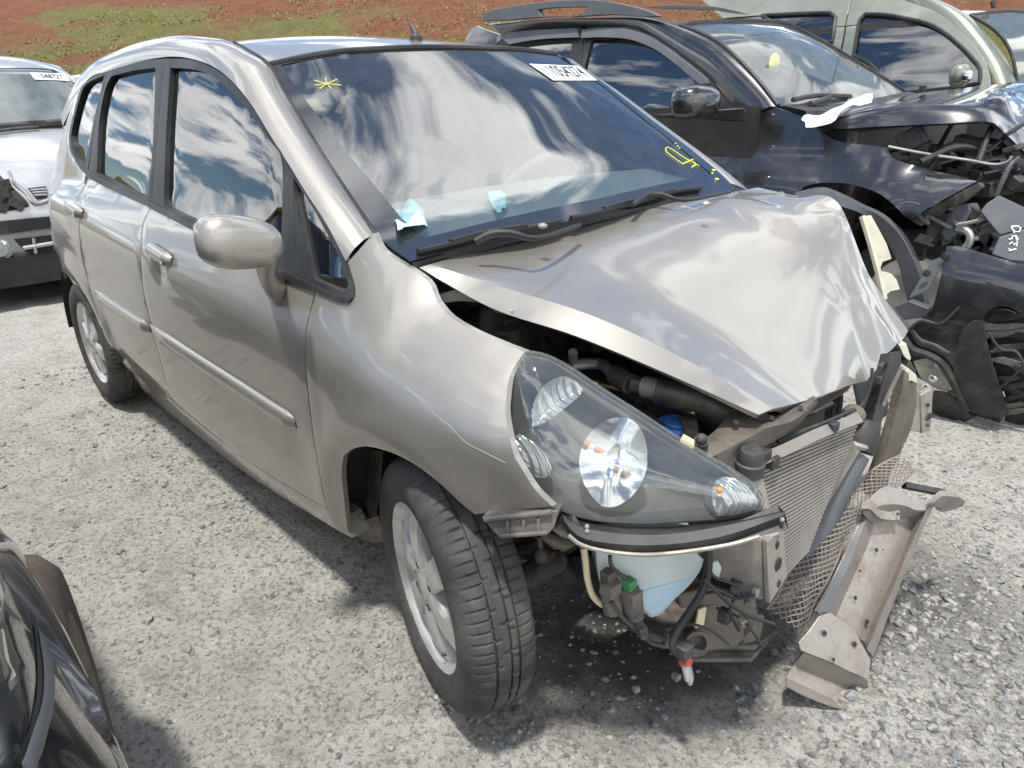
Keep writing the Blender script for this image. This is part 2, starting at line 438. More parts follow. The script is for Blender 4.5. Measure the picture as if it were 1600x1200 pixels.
# ------------------------------------------------------------------ ground and hill
def ground_mat():
    m, nt, N, L, B = nodes('pale_gravel_ground')
    g = N.new('ShaderNodeNewGeometry').outputs['Position']
    big = noise_node(N, L, .9, 6, .6, g); mid = noise_node(N, L, 6, 8, .7, g); fine = noise_node(N, L, 70, 6, .75, g)
    c = mixc(N, L, ramp(N, L, big, .3, .7), (.50, .475, .42), (.60, .578, .525))
    c = mixc(N, L, ramp(N, L, mid, .48, .68, (0, 0, 0, 1), (.7,)*3+(1,)), c, (.33, .305, .26))
    c = mixc(N, L, ramp(N, L, mid, .26, .42, (.6,)*3+(1,), (0, 0, 0, 1)), c, (.68, .66, .61))
    c = mixc(N, L, ramp(N, L, fine, .49, .61, (0, 0, 0, 1), (.8,)*3+(1,)), c, (.19, .175, .155))
    c = mixc(N, L, ramp(N, L, fine, .28, .4, (.5,)*3+(1,), (0, 0, 0, 1)), c, (.62, .60, .56))
    vo = N.new('ShaderNodeTexVoronoi'); vo.inputs['Scale'].default_value = 48; L.new(g, vo.inputs['Vector'])
    k = ramp(N, L, vo.outputs['Distance'], .10, .26, (1, 1, 1, 1), (0, 0, 0, 1))
    sel = ramp(N, L, noise_node(N, L, 17, 3, .6, g), .48, .56)
    mu = N.new('ShaderNodeMath'); mu.operation = 'MULTIPLY'; L.new(k, mu.inputs[0]); L.new(sel, mu.inputs[1])
    c = mixc(N, L, mu.outputs[0], c, (.17, .175, .18))
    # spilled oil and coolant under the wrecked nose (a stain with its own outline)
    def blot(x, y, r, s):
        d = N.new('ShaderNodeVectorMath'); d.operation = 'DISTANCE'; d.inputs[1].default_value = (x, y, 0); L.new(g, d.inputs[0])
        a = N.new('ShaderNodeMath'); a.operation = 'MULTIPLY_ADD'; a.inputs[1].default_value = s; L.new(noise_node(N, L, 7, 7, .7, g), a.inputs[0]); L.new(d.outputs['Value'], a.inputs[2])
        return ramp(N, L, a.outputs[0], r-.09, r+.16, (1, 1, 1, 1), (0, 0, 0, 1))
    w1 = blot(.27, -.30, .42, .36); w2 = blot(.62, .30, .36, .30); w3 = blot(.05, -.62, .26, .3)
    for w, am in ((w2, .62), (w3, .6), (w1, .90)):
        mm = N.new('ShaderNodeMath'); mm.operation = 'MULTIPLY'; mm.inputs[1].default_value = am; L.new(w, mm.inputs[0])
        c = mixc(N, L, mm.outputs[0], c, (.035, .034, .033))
    L.new(c, B.inputs['Base Color'])
    rg = N.new('ShaderNodeMix'); rg.inputs[2].default_value = .93; rg.inputs[3].default_value = .45; L.new(w1, rg.inputs[0]); L.new(rg.outputs[0], B.inputs['Roughness'])
    B.inputs['Specular IOR Level'].default_value = .3
    b1 = N.new('ShaderNodeBump'); b1.inputs['Strength'].default_value = 1.0; b1.inputs['Distance'].default_value = .022; L.new(noise_node(N, L, 90, 7, .75, g), b1.inputs['Height'])
    b2 = N.new('ShaderNodeBump'); b2.inputs['Strength'].default_value = .7; b2.inputs['Distance'].default_value = .02; L.new(mid, b2.inputs['Height']); L.new(b1.outputs[0], b2.inputs['Normal'])
    L.new(b2.outputs[0], B.inputs['Normal'])
    return m
def build_ground():
    def axis(a, b, st, far):
        q = [a+i*st for i in range(int((b-a)/st)+1)]; lo = []; hi = []; s = st; x = a
        while x > -far: s *= 1.22; x -= s; lo.append(x)
        s = st; x = q[-1]
        while x < far: s *= 1.22; x += s; hi.append(x)
        return lo[::-1]+q+hi
    xs = axis(-3.4, 1.5, .022, 220); ys = axis(-2.0, 2.0, .022, 220)
    rows = []
    for x in xs:
        r = []
        for y in ys:
            z = 0
            if -8 < x < 4 and -6 < y < 6:
                z = .010*fbm((x*1.6, y*1.6, 0), 3)+.0085*fbm((x*9, y*9, 4), 4)
            r.append(V((x, y, z-.004)))
        rows.append(r)
    mb = MB(); mb.grid(rows); mb.done('ground', ground_mat(), weld=False, sharp=180, kind='structure', loc=(0, 0, 0))
    # loose stones: what nobody could count
    m, nt, N, L, B = nodes('loose_stones')
    g = N.new('ShaderNodeNewGeometry').outputs['Position']
    n = noise_node(N, L, 55, 1, .5, g)
    c = mixc(N, L, ramp(N, L, n, .38, .62), (.085, .084, .082), (.29, .275, .245))
    c = mixc(N, L, ramp(N, L, noise_node(N, L, 38, 1, .5, g), .55, .62), c, (.14, .148, .155))
    L.new(mixc(N, L, ramp(N, L, noise_node(N, L, 300, 4, .7, g), .55, .85), c, (.36, .35, .32)), B.inputs['Base Color']); B.inputs['Roughness'].default_value = .85
    bm = bmesh.new(); bmesh.ops.create_icosphere(bm, subdivisions=1, radius=1); IV = [v.co.copy() for v in bm.verts]; IF = [tuple(v.index for v in f.verts) for f in bm.faces]; bm.free()
    bm = bmesh.new(); bmesh.ops.create_icosphere(bm, subdivisions=2, radius=1); IV2 = [v.co.copy() for v in bm.verts]; IF2 = [tuple(v.index for v in f.verts) for f in bm.faces]; bm.free()
    mb = MB(); rnd = random.Random(3)
    def stone(x, y, s):
        iv, jf = (IV2, IF2) if s > .011 else (IV, IF)
        R = Matrix.Rotation(rnd.uniform(0, 6.28), 3, 'Z') @ Matrix.Rotation(rnd.uniform(-.35, .35), 3, 'X')
        e = V((rnd.uniform(.75, 1.35), rnd.uniform(.7, 1.1), rnd.uniform(.35, .7)))*s; sd = rnd.uniform(0, 99)
        z = .010*fbm((x*1.6, y*1.6, 0), 3)+.0085*fbm((x*9, y*9, 4), 4)-.004
        P = []
        for v in iv:
            q = v*(1+.38*fbm((v.x*1.1+sd, v.y*1.1, v.z*1.1), 2)); P.append(V((x, y, z+e.z*.16))+R @ V((q.x*e.x, q.y*e.y, q.z*e.z)))
        mb.add(P, jf)
    def cl(x, y): return fbm((x*2.1+5, y*2.1, 2), 3)
    cnt = 0
    while cnt < 9500:
        x = rnd.uniform(-3.2, 1.5); y = rnd.uniform(-1.9, 2.2)
        if rnd.random() > .45+.9*cl(x, y): continue
        stone(x, y, min(.012, .003*rnd.paretovariate(2.2)) if rnd.random() < .97 else rnd.uniform(.007, .012)); cnt += 1
    cnt = 0
    while cnt < 4200:                    # gravel spread in front of the nose
        x = rnd.gauss(.98, .28); y = rnd.gauss(.12, .36)
        if x < .5 or x > 1.9: continue
        stone(x, y, min(.0125, .0036*rnd.paretovariate(2.0))); cnt += 1
    for _ in range(900):                 # clods in the shaded strip beside the sill
        t = rnd.random(); x = -2.2+2.6*t; stone(x, -.78+rnd.gauss(0, .08), min(.011, .0035*rnd.paretovariate(2.2)))
    mb.done('loose_gravel', m, weld=False, sharp=24, kind='stuff', loc=(0, 0, 0), label='loose grey stones scattered over the pale dirt yard', cat='gravel')
    # hillside
    m, nt, N, L, B = nodes('red_earth_hillside')
    g = N.new('ShaderNodeNewGeometry').outputs['Position']
    mp = N.new('ShaderNodeMapping'); mp.inputs[2].default_value = (0, 0, radians(-43)); mp.inputs[3].default_value = (.10, .10, .30); L.new(g, mp.inputs[0])
    tcg = N.new('ShaderNodeTexCoord')
    band = noise_node(N, L, 1.25, 8, .64, mp.outputs[0], dist=.3)
    fine = noise_node(N, L, 7, 8, .75, g)
    grass = mixc(N, L, ramp(N, L, noise_node(N, L, 1.1, 8, .7, g), .32, .68), (.145, .142, .045), (.26, .24, .09))
    grass = mixc(N, L, ramp(N, L, fine, .42, .7), grass, (.095, .09, .03))
    grass = mixc(N, L, ramp(N, L, noise_node(N, L, 26, 5, .7, g), .5, .7), grass, (.30, .275, .125))
    red = mixc(N, L, ramp(N, L, noise_node(N, L, 2.2, 8, .75, g), .3, .7), (.19, .075, .04), (.31, .15, .088))
    red = mixc(N, L, ramp(N, L, fine, .5, .72), red, (.14, .07, .035))
    ad = N.new('ShaderNodeMath'); ad.operation = 'MULTIPLY_ADD'; ad.inputs[1].default_value = .22; L.new(fine, ad.inputs[0])
    sz = N.new('ShaderNodeSeparateXYZ'); L.new(g, sz.inputs[0]); hh = N.new('ShaderNodeMath'); hh.operation = 'MULTIPLY_ADD'; hh.inputs[1].default_value = .085; hh.inputs[2].default_value = -.285; L.new(sz.outputs[2], hh.inputs[0]); ab = N.new('ShaderNodeMath'); ab.operation = 'ADD'; L.new(hh.outputs[0], ab.inputs[0]); L.new(band, ab.inputs[1]); L.new(ab.outputs[0], ad.inputs[2])
    L.new(mixc(N, L, ramp(N, L, ad.outputs[0], .585, .665), grass, red), B.inputs['Base Color'])
    B.inputs['Roughness'].default_value = .95; B.inputs['Specular IOR Level'].default_value = .1
    b = N.new('ShaderNodeBump'); b.inputs['Strength'].default_value = 1; b.inputs['Distance'].default_value = .25; L.new(fine, b.inputs['Height']); L.new(b.outputs[0], B.inputs['Normal'])
    f = V((CF.x, CF.y, 0)).normalized(); rt = V((f.y, -f.x, 0)); o = V((CAM.x, CAM.y, 0))
    def hz(d, s):
        base = max(0, d-17.5-.02*s); h = 9.5*(1-exp(-base*.055))+base*.05 if base > 0 else 0
        return h*(1+.12*sin(s*.11+1))+.35*min(1, base*.3)*fbm((s*.25, d*.35, 3), 5)-.06
    rows = []
    for i in range(70):
        d = 16+i*.35*(1+i*.012); rows.append([o+f*d+rt*s+V((0, 0, hz(d, s))) for s in [j*.45-34 for j in range(152)]])
    mb = MB(); mb.grid(rows); mb.done('hillside', m, weld=False, sharp=180, kind='structure', loc=(0, 0, 0))
    # grass tufts on the slope
    m2 = mat('hill_grass_blades', (.24, .225, .085), .9, var=.35, vscale=.8, spec=.1)
    mb = MB(); rnd = random.Random(5); k = 0
    while k < 8000:
        d = rnd.uniform(17.5, 30); s = rnd.uniform(-15, 15)
        if fbm((s*.2, d*.5, 8), 3) < -.05: continue
        c = o+f*d+rt*s+V((0, 0, hz(d, s)-.02)); k += 1
        for q in range(3):
            a = rnd.uniform(0, pi); w = V((cos(a), sin(a), 0))*rnd.uniform(.015, .05); t = V((rnd.uniform(-.06, .06), rnd.uniform(-.06, .06), rnd.uniform(.03, .09)))
            mb.add([c-w, c+w, c+t], [(0, 1, 2)])
    mb.done('hill_grass', m2, weld=False, flat=True, kind='stuff', loc=(0, 0, 0), label='sparse yellow green grass tufts on the red earth slope', cat='grass')
build_ground()
# ------------------------------------------------------------------ the champagne hatchback: body surface
plan = lerpf([(-3.2, .50), (-3.11, .64), (-3.0, .735), (-2.85, .785), (-2.65, .812), (-2.45, .826), (-2, .836), (-1.2, .84), (-.4, .836), (0, .83), (.14, .822), (.25, .805), (.35, .775), (.5, .70), (.65, .58)])
prof = lerpf([(.10, .10), (.16, .078), (.25, .048), (.35, .040), (.48, .026), (.58, .014), (.68, .002), (.73, 0), (.78, .012), (.83, .035), (.90, .060), (.97, .076), (1.05, .097), (1.2, .142), (1.39, .205), (1.5, .26)])
csh = lerpf([(-.55, 0), (-.3, .06), (-.08, 1.0), (0, 1.9), (.12, 2.8), (.24, 3.6), (.5, 4.2)])
crz = lerpf([(-3.0, .93), (-2.339, .925), (-1.429, .865), (-.915, .825), (-.282, .787), (.088, .755), (.427, .735)])
HANDLES = [(-1.15, .818), (-2.09, .878)]
def fitW(x, z):
    zs = z-(crz(x)-.775)*.9 if z < 1.0 else z
    xs = x-.30*max(0, z-.95)
    w = plan(xs)-prof(zs if z < .93 else z if z > 1.0 else zs+(z-zs)*(z-.93)/.07)
    c = csh(x)
    if c > 0 and z > .66: w -= c*(z-.66)**2
    for cx, cz in ((0, .285), (-2.45, .285)):
        r = sqrt((x-cx)**2+(z-cz)**2)
        if z > .1: w += .016*exp(-((r-.345)/.055)**2)
    for hx, hz_ in HANDLES:
        d = ((x-hx)/.042)**2+((z-hz_+.022)/.026)**2
        if d < 8: w -= .008*exp(-d)
    return w
def fit_y(x, z): return -fitW(x, z)
def fit_yl(x, z): return fitW(x, z)
def surf_hit(px, py, sy, t0=.4, t1=8):
    """photo pixel -> point on the body side y = sy(x, z) (nearest approach when the ray only grazes it)"""
    D = ray(px, py); f = lambda t: sy((CAM+D*t).x, (CAM+D*t).z)-(CAM+D*t).y
    t = t0; prev = f(t); best = (9, t)
    while t < t1:
        t2 = t+.04; v = f(t2)
        if abs(v) < best[0] : best = (abs(v), t2)
        if v < 0 <= prev:
            a, b = t, t2
            for _ in range(24):
                m = (a+b)/2
                if f(m) < 0: b = m
                else: a = m
            return CAM+D*a
        t, prev = t2, v
    t = best[1]; b0 = best[0]
    for st in (.02, .01, .005):
        for tt in (t-st, t+st):
            if abs(f(tt)) < b0: b0 = abs(f(tt)); t = tt
    q = CAM+D*t
    return V((q.x, sy(q.x, q.z), q.z))
def sx(x): return x if x > -2.5 else -2.5+(x+2.5)*3
def ux(s): return s if s > -2.5 else -2.5+(s+2.5)/3
def inset(P, g):
    """move a 2-D outline inward by g"""
    n = len(P); A = sum(P[i-1][0]*P[i][1]-P[i][0]*P[i-1][1] for i in range(n)); sg = 1 if A > 0 else -1; o = []
    for i in range(n):
        a = V(P[i])-V(P[i-1]); b = V(P[(i+1) % n])-V(P[i])
        if a.length < 1e-7 or b.length < 1e-7: o.append(V(P[i])); continue
        na = V((-a.y, a.x)).normalized()*sg; nb = V((-b.y, b.x)).normalized()*sg; m = na+nb
        if m.length < .2: m = na
        m.normalize(); k = max(.4, m.dot(na)); o.append(V(P[i])+m*(g/k))
    return o
def panel_mesh(px, sy, off=0, gap=.0022, holes=(), hgap=0, grid=.028, th=.012, extra=(), step=9, raw=None, edge=.0015, bulge=0, bw=.02):
    """skin cut from the body side along a photo outline; bent-in rim all round; off > 0 stands proud"""
    def to2(q): p = surf_hit(q[0], q[1], sy); return (sx(p.x), p.z)
    out = raw if raw else [to2(q) for q in smooth_outline(px, step)]
    out = inset(out, gap) if gap else [V(q) for q in out]
    hs = [inset([to2(q) for q in smooth_outline(h, step)], -hgap) for h in holes]
    vv, tr = fill2d(out, hs, grid, extra)
    sgn = 1 if sy(-1.2, .6) > 0 else -1
    side = -1 if sy(-1.2, .6) < CAM.y+.9 or sgn < 0 else -1
    side = -1                      # every side skin that is built from the photo faces -y
    P = []; nb = len(out)
    for i, q in enumerate(vv):
        x = ux(q[0]); z = q[1]; o = off
        if i < nb: o -= edge
        if bulge:
            d = pdist(q, out); o += bulge*(1-exp(-(d/bw)**2))
        P.append(V((x, sy(x, z)+side*o, z)))
    mb = MB(); mb.add(P, tr)
    loops = [range(nb)]; b = nb
    for h in hs: loops.append(range(b, b+len(h))); b += len(h)
    for lp in loops:
        A = [P[i] for i in lp]; B = [p+V((0, th, 0)) for p in A]
        mb.grid([A, B], close=True)
    return mb
def panel(name, px, mat_, parent, sy=fit_y, sharp=30, label=None, **k):
    return panel_mesh(px, sy, **k).done(name, mat_, parent, sharp=sharp, label=label)
def mirror(o, parent, name=None, mat_=None):
    """the same part on the car's other flank"""
    me = o.data.copy(); c = o.copy(); c.data = me; COL.objects.link(c); c.parent = parent
    me.flip_normals()
    for v in me.vertices: v.co.y = -v.co.y
    me.update(); return c

FIT = thing('hatchback_car', 'champagne silver hatchback with smashed front end and folded bonnet in the middle', 'car', (-1.2, 0, 0))
sil = MT['silver']
belt = [(236, 323), (312, 362), (431, 426), (494, 453)]
fd_front = [(494, 453), (485, 482), (477, 520), (476, 560), (480, 610), (487, 670), (495, 720), (504, 770), (510, 797)]
bp = [(236, 323), (225, 344), (219, 381), (222, 444), (231, 487), (236, 512), (250, 562), (260, 600), (266, 625)]
def handle_pts():
    return [(sx(hx+i*.012), hz_-.022+j*.011) for hx, hz_ in HANDLES for i in range(-6, 7) for j in range(-5, 6)]
HP = handle_pts()
fd = panel('front_door', belt+fd_front[1:]+[(383, 718), (266, 625)]+bp[::-1][1:-1], sil, FIT, extra=HP)
rd_rear = [(137, 275), (127, 310), (123, 350), (127, 400), (137, 440), (148, 475), (160, 515), (172, 546), (186, 567)]
rd = panel('rear_door', [(137, 275), (187, 301), (236, 323)]+bp[1:]+rd_rear[::-1][:-1], sil, FIT, extra=HP)
qp = panel('quarter_panel', rd_rear[::-1][:-1]+[(134, 272), (128, 266), (112, 241), (108, 225), (108, 203), (123, 150), (128, 124), (117, 150), (104, 188), (92, 231), (81, 266), (75, 300), (76, 330), (79, 360), (83, 425), (90, 436), (97, 424), (108, 434), (125, 466), (150, 516), (175, 550)], sil, FIT, step=7)
fender = panel('front_fender', [(510, 797), (504, 770), (495, 720), (487, 670), (480, 610), (476, 560), (477, 520), (485, 482), (494, 453), (515, 463), (535, 470), (547, 471), (553, 463), (553, 450), (541, 410), (584, 361), (600, 391), (641, 417), (669, 437), (678, 453), (684, 469), (706, 494), (744, 516), (791, 536), (823, 548),
   (812, 562), (798, 587), (792, 625), (791, 647), (797, 684), (806, 716), (814, 729), (833, 760), (848, 777), (866, 793), (800, 800), (741, 806), (718, 787), (695, 765), (664, 739), (633, 719), (603, 706), (572, 699), (549, 704), (537, 714), (534, 737), (537, 775), (543, 829), (526, 812)], sil, FIT, grid=.022, step=8)
rocker = panel('side_sill', [(190, 572), (266, 627), (383, 721), (510, 800), (530, 816), (546, 842), (513, 824), (383, 742), (266, 650), (205, 600)], sil, FIT, off=-.006, gap=0, th=.06)
# greenhouse: black frames with their glass
dl_f = [(258, 91), (291, 92), (328, 103), (359, 125), (391, 162), (422, 212), (450, 257), (470, 350), (494, 453), (431, 426), (312, 362), (236, 323), (243, 240)]
gl_f = [(267, 106), (306, 109), (337, 122), (369, 150), (400, 187), (422, 219), (441, 250), (442, 330), (438, 410), (340, 362), (257, 321), (260, 220)]
dl_q = [(450, 257), (480, 305), (511, 352), (541, 410), (553, 450), (553, 463), (547, 471), (535, 470), (515, 463), (494, 453), (470, 350)]
gl_q = [(459, 276), (490, 325), (515, 370), (533, 407), (546, 445), (538, 456), (500, 440), (464, 421)]
dl_r = [(170, 109), (219, 95), (258, 91), (243, 240), (236, 323), (187, 301), (137, 275), (150, 190)]
gl_r = [(175, 119), (210, 110), (244, 106), (240, 220), (233, 309), (190, 290), (152, 270), (156, 190), (165, 140)]
dl_c = [(134, 125), (170, 110), (150, 190), (136, 273), (126, 265), (112, 241), (108, 225), (109, 203), (122, 150)]
gl_c = [(136, 131), (164, 117), (148, 185), (135, 250), (131, 262), (116, 240), (112, 225), (113, 203), (125, 154)]
gd = MT['g_dark']; tr_ = MT['trim']
for nm, dl, gl, par in (('window_frame', dl_f, gl_f, fd), ('window_frame', dl_r, gl_r, rd), ('quarter_window_frame', dl_q, gl_q, FIT), ('rear_quarter_frame', dl_c, gl_c, FIT)):
    fr = panel(nm, dl, tr_, par, off=.002, gap=.001, holes=[gl], th=.03, grid=.04, step=7)
    panel('window_glass', gl, gd, par if par is not FIT else fr, off=-.011, gap=-.006, th=.003, grid=.05, step=7, sharp=60)
# rain deflector lips and belt seals
panel('belt_seal', [(237, 314), (300, 346), (380, 388), (436, 417), (494, 446), (494, 454), (431, 427), (312, 363), (236, 324)], tr_, fd, off=.009, gap=0, th=.012, grid=.05)
panel('belt_seal', [(137, 266), (187, 291), (236, 313), (236, 323), (187, 301), (137, 276)], tr_, rd, off=.009, gap=0, th=.012, grid=.05)
panel('belt_seal', [(497, 447), (520, 457), (546, 462), (552, 455), (553, 464), (547, 472), (533, 471), (515, 464), (497, 455)], tr_, FIT, off=.007, gap=0, th=.01, grid=0)
def ribbon(mb, px, w, sy, proud, n=6):
    """soft bar lying on the body side along a photo line; w, proud in metres"""
    P = catmull([surf_hit(a, b, sy) for a, b in px], n); rows = []
    for i, p in enumerate(P):
        t = (P[min(i+1, len(P)-1)]-P[max(i-1, 0)]).normalized(); nn = V((0, -1, 0)); s = t.cross(nn).normalized(); s = -s if s.z < 0 else s
        k = min(1, (i+.5)/2.5, (len(P)-i-.5)/2.5)
        rows.append([p+s*(w*.5*a)*(.55+.45*k)+nn*(proud*b*k-.002) for a, b in ((-1, 0), (-.95, .55), (-.7, .95), (0, 1.08), (.7, .95), (.95, .55), (1, 0))])
    mb.grid(rows); return mb
ribbon(MB(), [(236, 513), (300, 556), (380, 608), (430, 641), (462, 661)], .047, fit_y, .017).done('side_moulding', sil, fd, sharp=50)
ribbon(MB(), [(147, 456), (185, 482), (215, 502), (234, 514)], .045, fit_y, .016).done('side_moulding', sil, rd, sharp=50)
mb = MB(); mb.tube([surf_hit(a, b, fit_y)+V((0, -.0006, 0)) for a, b in [(634, 603), (669, 637), (703, 666), (728, 691), (760, 708), (790, 723)]], .00035, 4, sm=3); mb.done('scratch', MT['torn'], fender)
def door_handle(px, par):
    (a0, b0), (a1, b1) = px
    h = MB(); ribbon(h, [(a0, b0), ((a0+a1)/2, (b0+b1)/2), (a1, b1)], .040, fit_y, .024, 8); h.done('door_handle', sil, par, sharp=70)
    g = MB(); ribbon(g, [(a0+1, b0+7), ((a0+a1)/2, (b0+b1)/2+8), (a1-1, b1+7)], .012, fit_y, .004, 6); g.done('handle_gap', MT['shade'], par)
    t = MB(); c = surf_hit(a1-5, b1+1, fit_y)+V((0, -.022, 0)); t.lathe([(.007, 0), (.006, .0015), (.0005, .002)], c, (0, -1, 0), 12); t.done('key_lock', MT['alu'], par)
door_handle([(235, 386), (269, 409)], fd)
door_handle([(107, 320), (130, 335)], rd)
# left flank
for o in (fd, rd, qp, rocker):
    c = mirror(o, FIT)
    for ch in list(o.children):
        if 'frame' in ch.name or 'glass' in ch.name: mirror(ch, c)
for o in [q for q in FIT.children if 'quarter_frame' in q.name or 'quarter_window' in q.name]:
    c = mirror(o, FIT)
    for ch in o.children: mirror(ch, c)

# pillars and roof
def bow(A, B, n, bulge, out):
    """loft between two polylines of equal length, arched by bulge along out"""
    return [[a.lerp(b, j/n)+V(out)*(bulge*4*(j/n)*(1-j/n)) for j in range(n+1)] for a, b in zip(A, B)]
def resample(P, n):
    L = [0]
    for i in range(1, len(P)): L.append(L[-1]+(P[i]-P[i-1]).length)
    o = []; k = 0
    for i in range(n):
        d = L[-1]*i/(n-1)
        while k < len(P)-2 and L[k+1] < d: k += 1
        o.append(P[k].lerp(P[k+1], (d-L[k])/max(1e-9, L[k+1]-L[k])))
    return o
dlo_top = [surf_hit(a, b, fit_y) for a, b in [(584, 361)]] and [surf_hit(a, b, fit_y)+V((0, -.001, 0)) for a, b in [(541, 408), (511, 350), (480, 303), (450, 254), (422, 210), (391, 160), (359, 123), (328, 101), (291, 90), (258, 89), (219, 96), (170, 111), (134, 128)]]
dlo_top += [V((-2.62, fit_y(-2.62, 1.2)+.0, 1.2))]
inner = [at(587, 366, y=-.672), at(550, 312, y=-.648), at(509, 250, y=-.620), at(480, 203, y=-.598), at(458, 167, y=-.582), at(440, 136, y=-.570), at(420, 101, y=-.56), at(391, 81, y=-.563), at(366, 67, y=-.568), at(336, 60, y=-.57), V((-1.45, -.57, 1.462)), V((-1.9, -.565, 1.462)), V((-2.4, -.55, 1.415)), V((-2.66, -.56, 1.30))]
A = resample(catmull(dlo_top, 8), 60); B = resample(catmull(inner, 8), 60)
mb = MB(); rows = []
for i, (a, b) in enumerate(zip(A, B)):
    t = (A[min(i+1, 59)]-A[max(i-1, 0)]).normalized(); n = t.cross(b-a).normalized(); n = n if n.dot(CAM-a) > 0 else -n
    if n.z < -.2: n = -n
    w = (b-a).length
    rows.append([a+V((0, .012, 0))]+[a.lerp(b, j/9)+n*(.23*w*4*(j/9)*(1-j/9)**1.1) for j in range(10)]+[b-V((0, 0, .012))])
mb.grid(rows); sf = mb.done('roof_pillar', sil, FIT, sharp=50)
hdr = [inner[6], at(509, 83, x=-.79), at(619, 75, x=-.765), at(712, 74, x=-.765), at(806, 77, x=-.80), at(869, 84, x=-.855)]
hdr = resample(catmull(hdr, 8), 25)
rows = []
xe = [0, .15, .35, .55, .75, .9, 1]
for i in range(34):
    t = i/33
    row = []
    for j, h in enumerate(hdr):
        v = -1+2*j/24; x = h.x+(-2.72-h.x)*t
        zc = h.z+lerpf([(0, 0), (.15, .050), (.3, .083), (.5, .098), (.7, .075), (.88, .02), (1, -.08)])(t)-(h.z-1.385)*min(1, t*2)*.8
        row.append(V((x, h.y*(1+.0*t), zc-(.040*v*v*min(1, t*3)) )))
    rows.append(row)
mb = MB(); mb.grid(rows); roof = mb.done('roof', sil, FIT, sharp=60)
mb = MB(); mb.tube([p+V((.004, 0, .001)) for p in hdr], .007, 6); mb.done('windscreen_seal', MT['trim'], FIT)
for sd in (1, -1):
    mb = MB(); mb.tube([V((p.x, p.y*sd, p.z+.001)) for p in inner[:9]], .005, 6, sm=4); mb.done('roof_gutter', MT['trim'], FIT)
c = at(650, 59, x=-1.0)
mb = MB(); mb.lathe([(.022, -.012), (.021, .004), (.012, .012)], c, (0, 0, 1), 12, cap=True); mb.tube([c+V((0, 0, .008)), c+V((-.018, 0, .032)), c+V((-.026, 0, .044))], [.011, .008, .005], 8); mb.done('antenna_stub', MT['plastic'], FIT)
# tailgate and rear bumper (unseen side, kept plain)
mb = MB(); rows = []
for z, x in ((.25, -3.08), (.45, -3.12), (.7, -3.10), (.95, -3.05), (1.15, -2.93), (1.34, -2.72)):
    w = min(fitW(x+.2, z)-.06, .70 if z < 1 else .58); rows.append([V((x+.06*(abs(k)/5)**3, w*k/5, z)) for k in range(-5, 6)])
mb.grid(rows); mb.done('tailgate', sil, FIT, sharp=60)

# windscreen
left = [at(869, 85, y=.556), at(934, 125, y=.58), at(1012, 184, y=.61), at(1075, 231, y=.633), at(1122, 269, y=.65), at(1150, 297, y=.66)]
right = [inner[6], inner[4], inner[2], inner[1], at(587, 368, y=-.672), at(640, 410, y=-.682)]
lp = resample(catmull(left, 6), 26)
rv = [V((-1.3, .57, 1.455)), V((-1.9, .565, 1.462)), V((-2.4, .55, 1.415)), V((-2.66, .56, 1.30))]
el = [V((p.x+.01+.07*(i/25), p.y+.085+.02*(i/25), p.z-.050-.03*(i/25))) for i, p in enumerate(lp)]
er = [V((-1.3, .655, 1.38)), V((-1.9, .66, 1.385)), V((-2.4, .65, 1.33)), V((-2.66, .66, 1.2))]
LI = resample(catmull(rv[::-1]+lp[::3], 6), 60); LO = resample(catmull(er[::-1]+el[::3], 6), 60)
mb = MB(); mb.grid([[a.lerp(b, j/8)+V((.15, .45, .8))*(.05*(j/8)*(1-j/8)) for j in range(9)] for a, b in zip(LI, LO)]); mb.done('roof_pillar', sil, FIT, sharp=50)
Rg = resample(catmull(right, 6), 22); Lf = resample(catmull(left, 6), 22)
WS = []
fwd = V((.62, 0, .78))
for i, (a, b) in enumerate(zip(Rg, Lf)):
    s = i/21; row = []
    for j in range(25):
        v = j/24; k = 4*v*(1-v)
        if i == 0: row.append(hdr[j])
        else:
            p0 = a.lerp(b, v)+fwd*(.036*k*(.35+.65*sin(pi*min(1, .25+.6*s))))
            hd = hdr[j]-Rg[0].lerp(Lf[0], v)-fwd*(.036*k*(.35+.65*sin(pi*.25)))
            row.append(p0+hd*(1-s)**2)
    WS.append(row)
def ws_pt(u, v, off=0.0):
    """u 0..1 right to left, v 0..1 top to bottom"""
    i = min(20.999, max(0, v*21)); j = min(23.999, max(0, u*24)); a = int(i); b = int(j); f = i-a; g = j-b
    p = WS[a][b]*(1-f)*(1-g)+WS[a+1][b]*f*(1-g)+WS[a][b+1]*(1-f)*g+WS[a+1][b+1]*f*g
    return p+V((.66, -.05, .75))*off
def ws_px(px, py, off=.0):
    """point of the windscreen behind a photo pixel"""
    u, v = .5, .5
    D = ray(px, py)
    for _ in range(40):
        p = ws_pt(u, v)-CAM; q = D*(p.dot(CF)/D.dot(CF))
        e = q-p; du = ws_pt(min(1, u+.02), v)-ws_pt(u-.02, v); dv = ws_pt(u, min(1, v+.02))-ws_pt(u, v-.02)
        u += .6*e.dot(du)/du.dot(du)*.04; v += .6*e.dot(dv)/dv.dot(dv)*.04
        u = min(1, max(0.021, u)); v = min(1, max(0.021, v))
    return ws_pt(u, v, off)
mb = MB(); mb.grid(WS); wsn = mb.done('windscreen', MT['g_wind'], FIT, sharp=180)
def fr_(s): return [ws_pt(u_, v_, .0025) for u_, v_ in s]
mb = MB()
mb.grid([fr_([(.0, k/20) for k in range(21)]), fr_([(.022+.05*(k/20), k/20) for k in range(21)])])
mb.grid([fr_([(1, k/20) for k in range(21)]), fr_([(1-.018-.03*(k/20), k/20) for k in range(21)])])
mb.grid([fr_([(k/20, .93-.02*abs(k/10-1)) for k in range(21)]), fr_([(k/20, 1) for k in range(21)])])
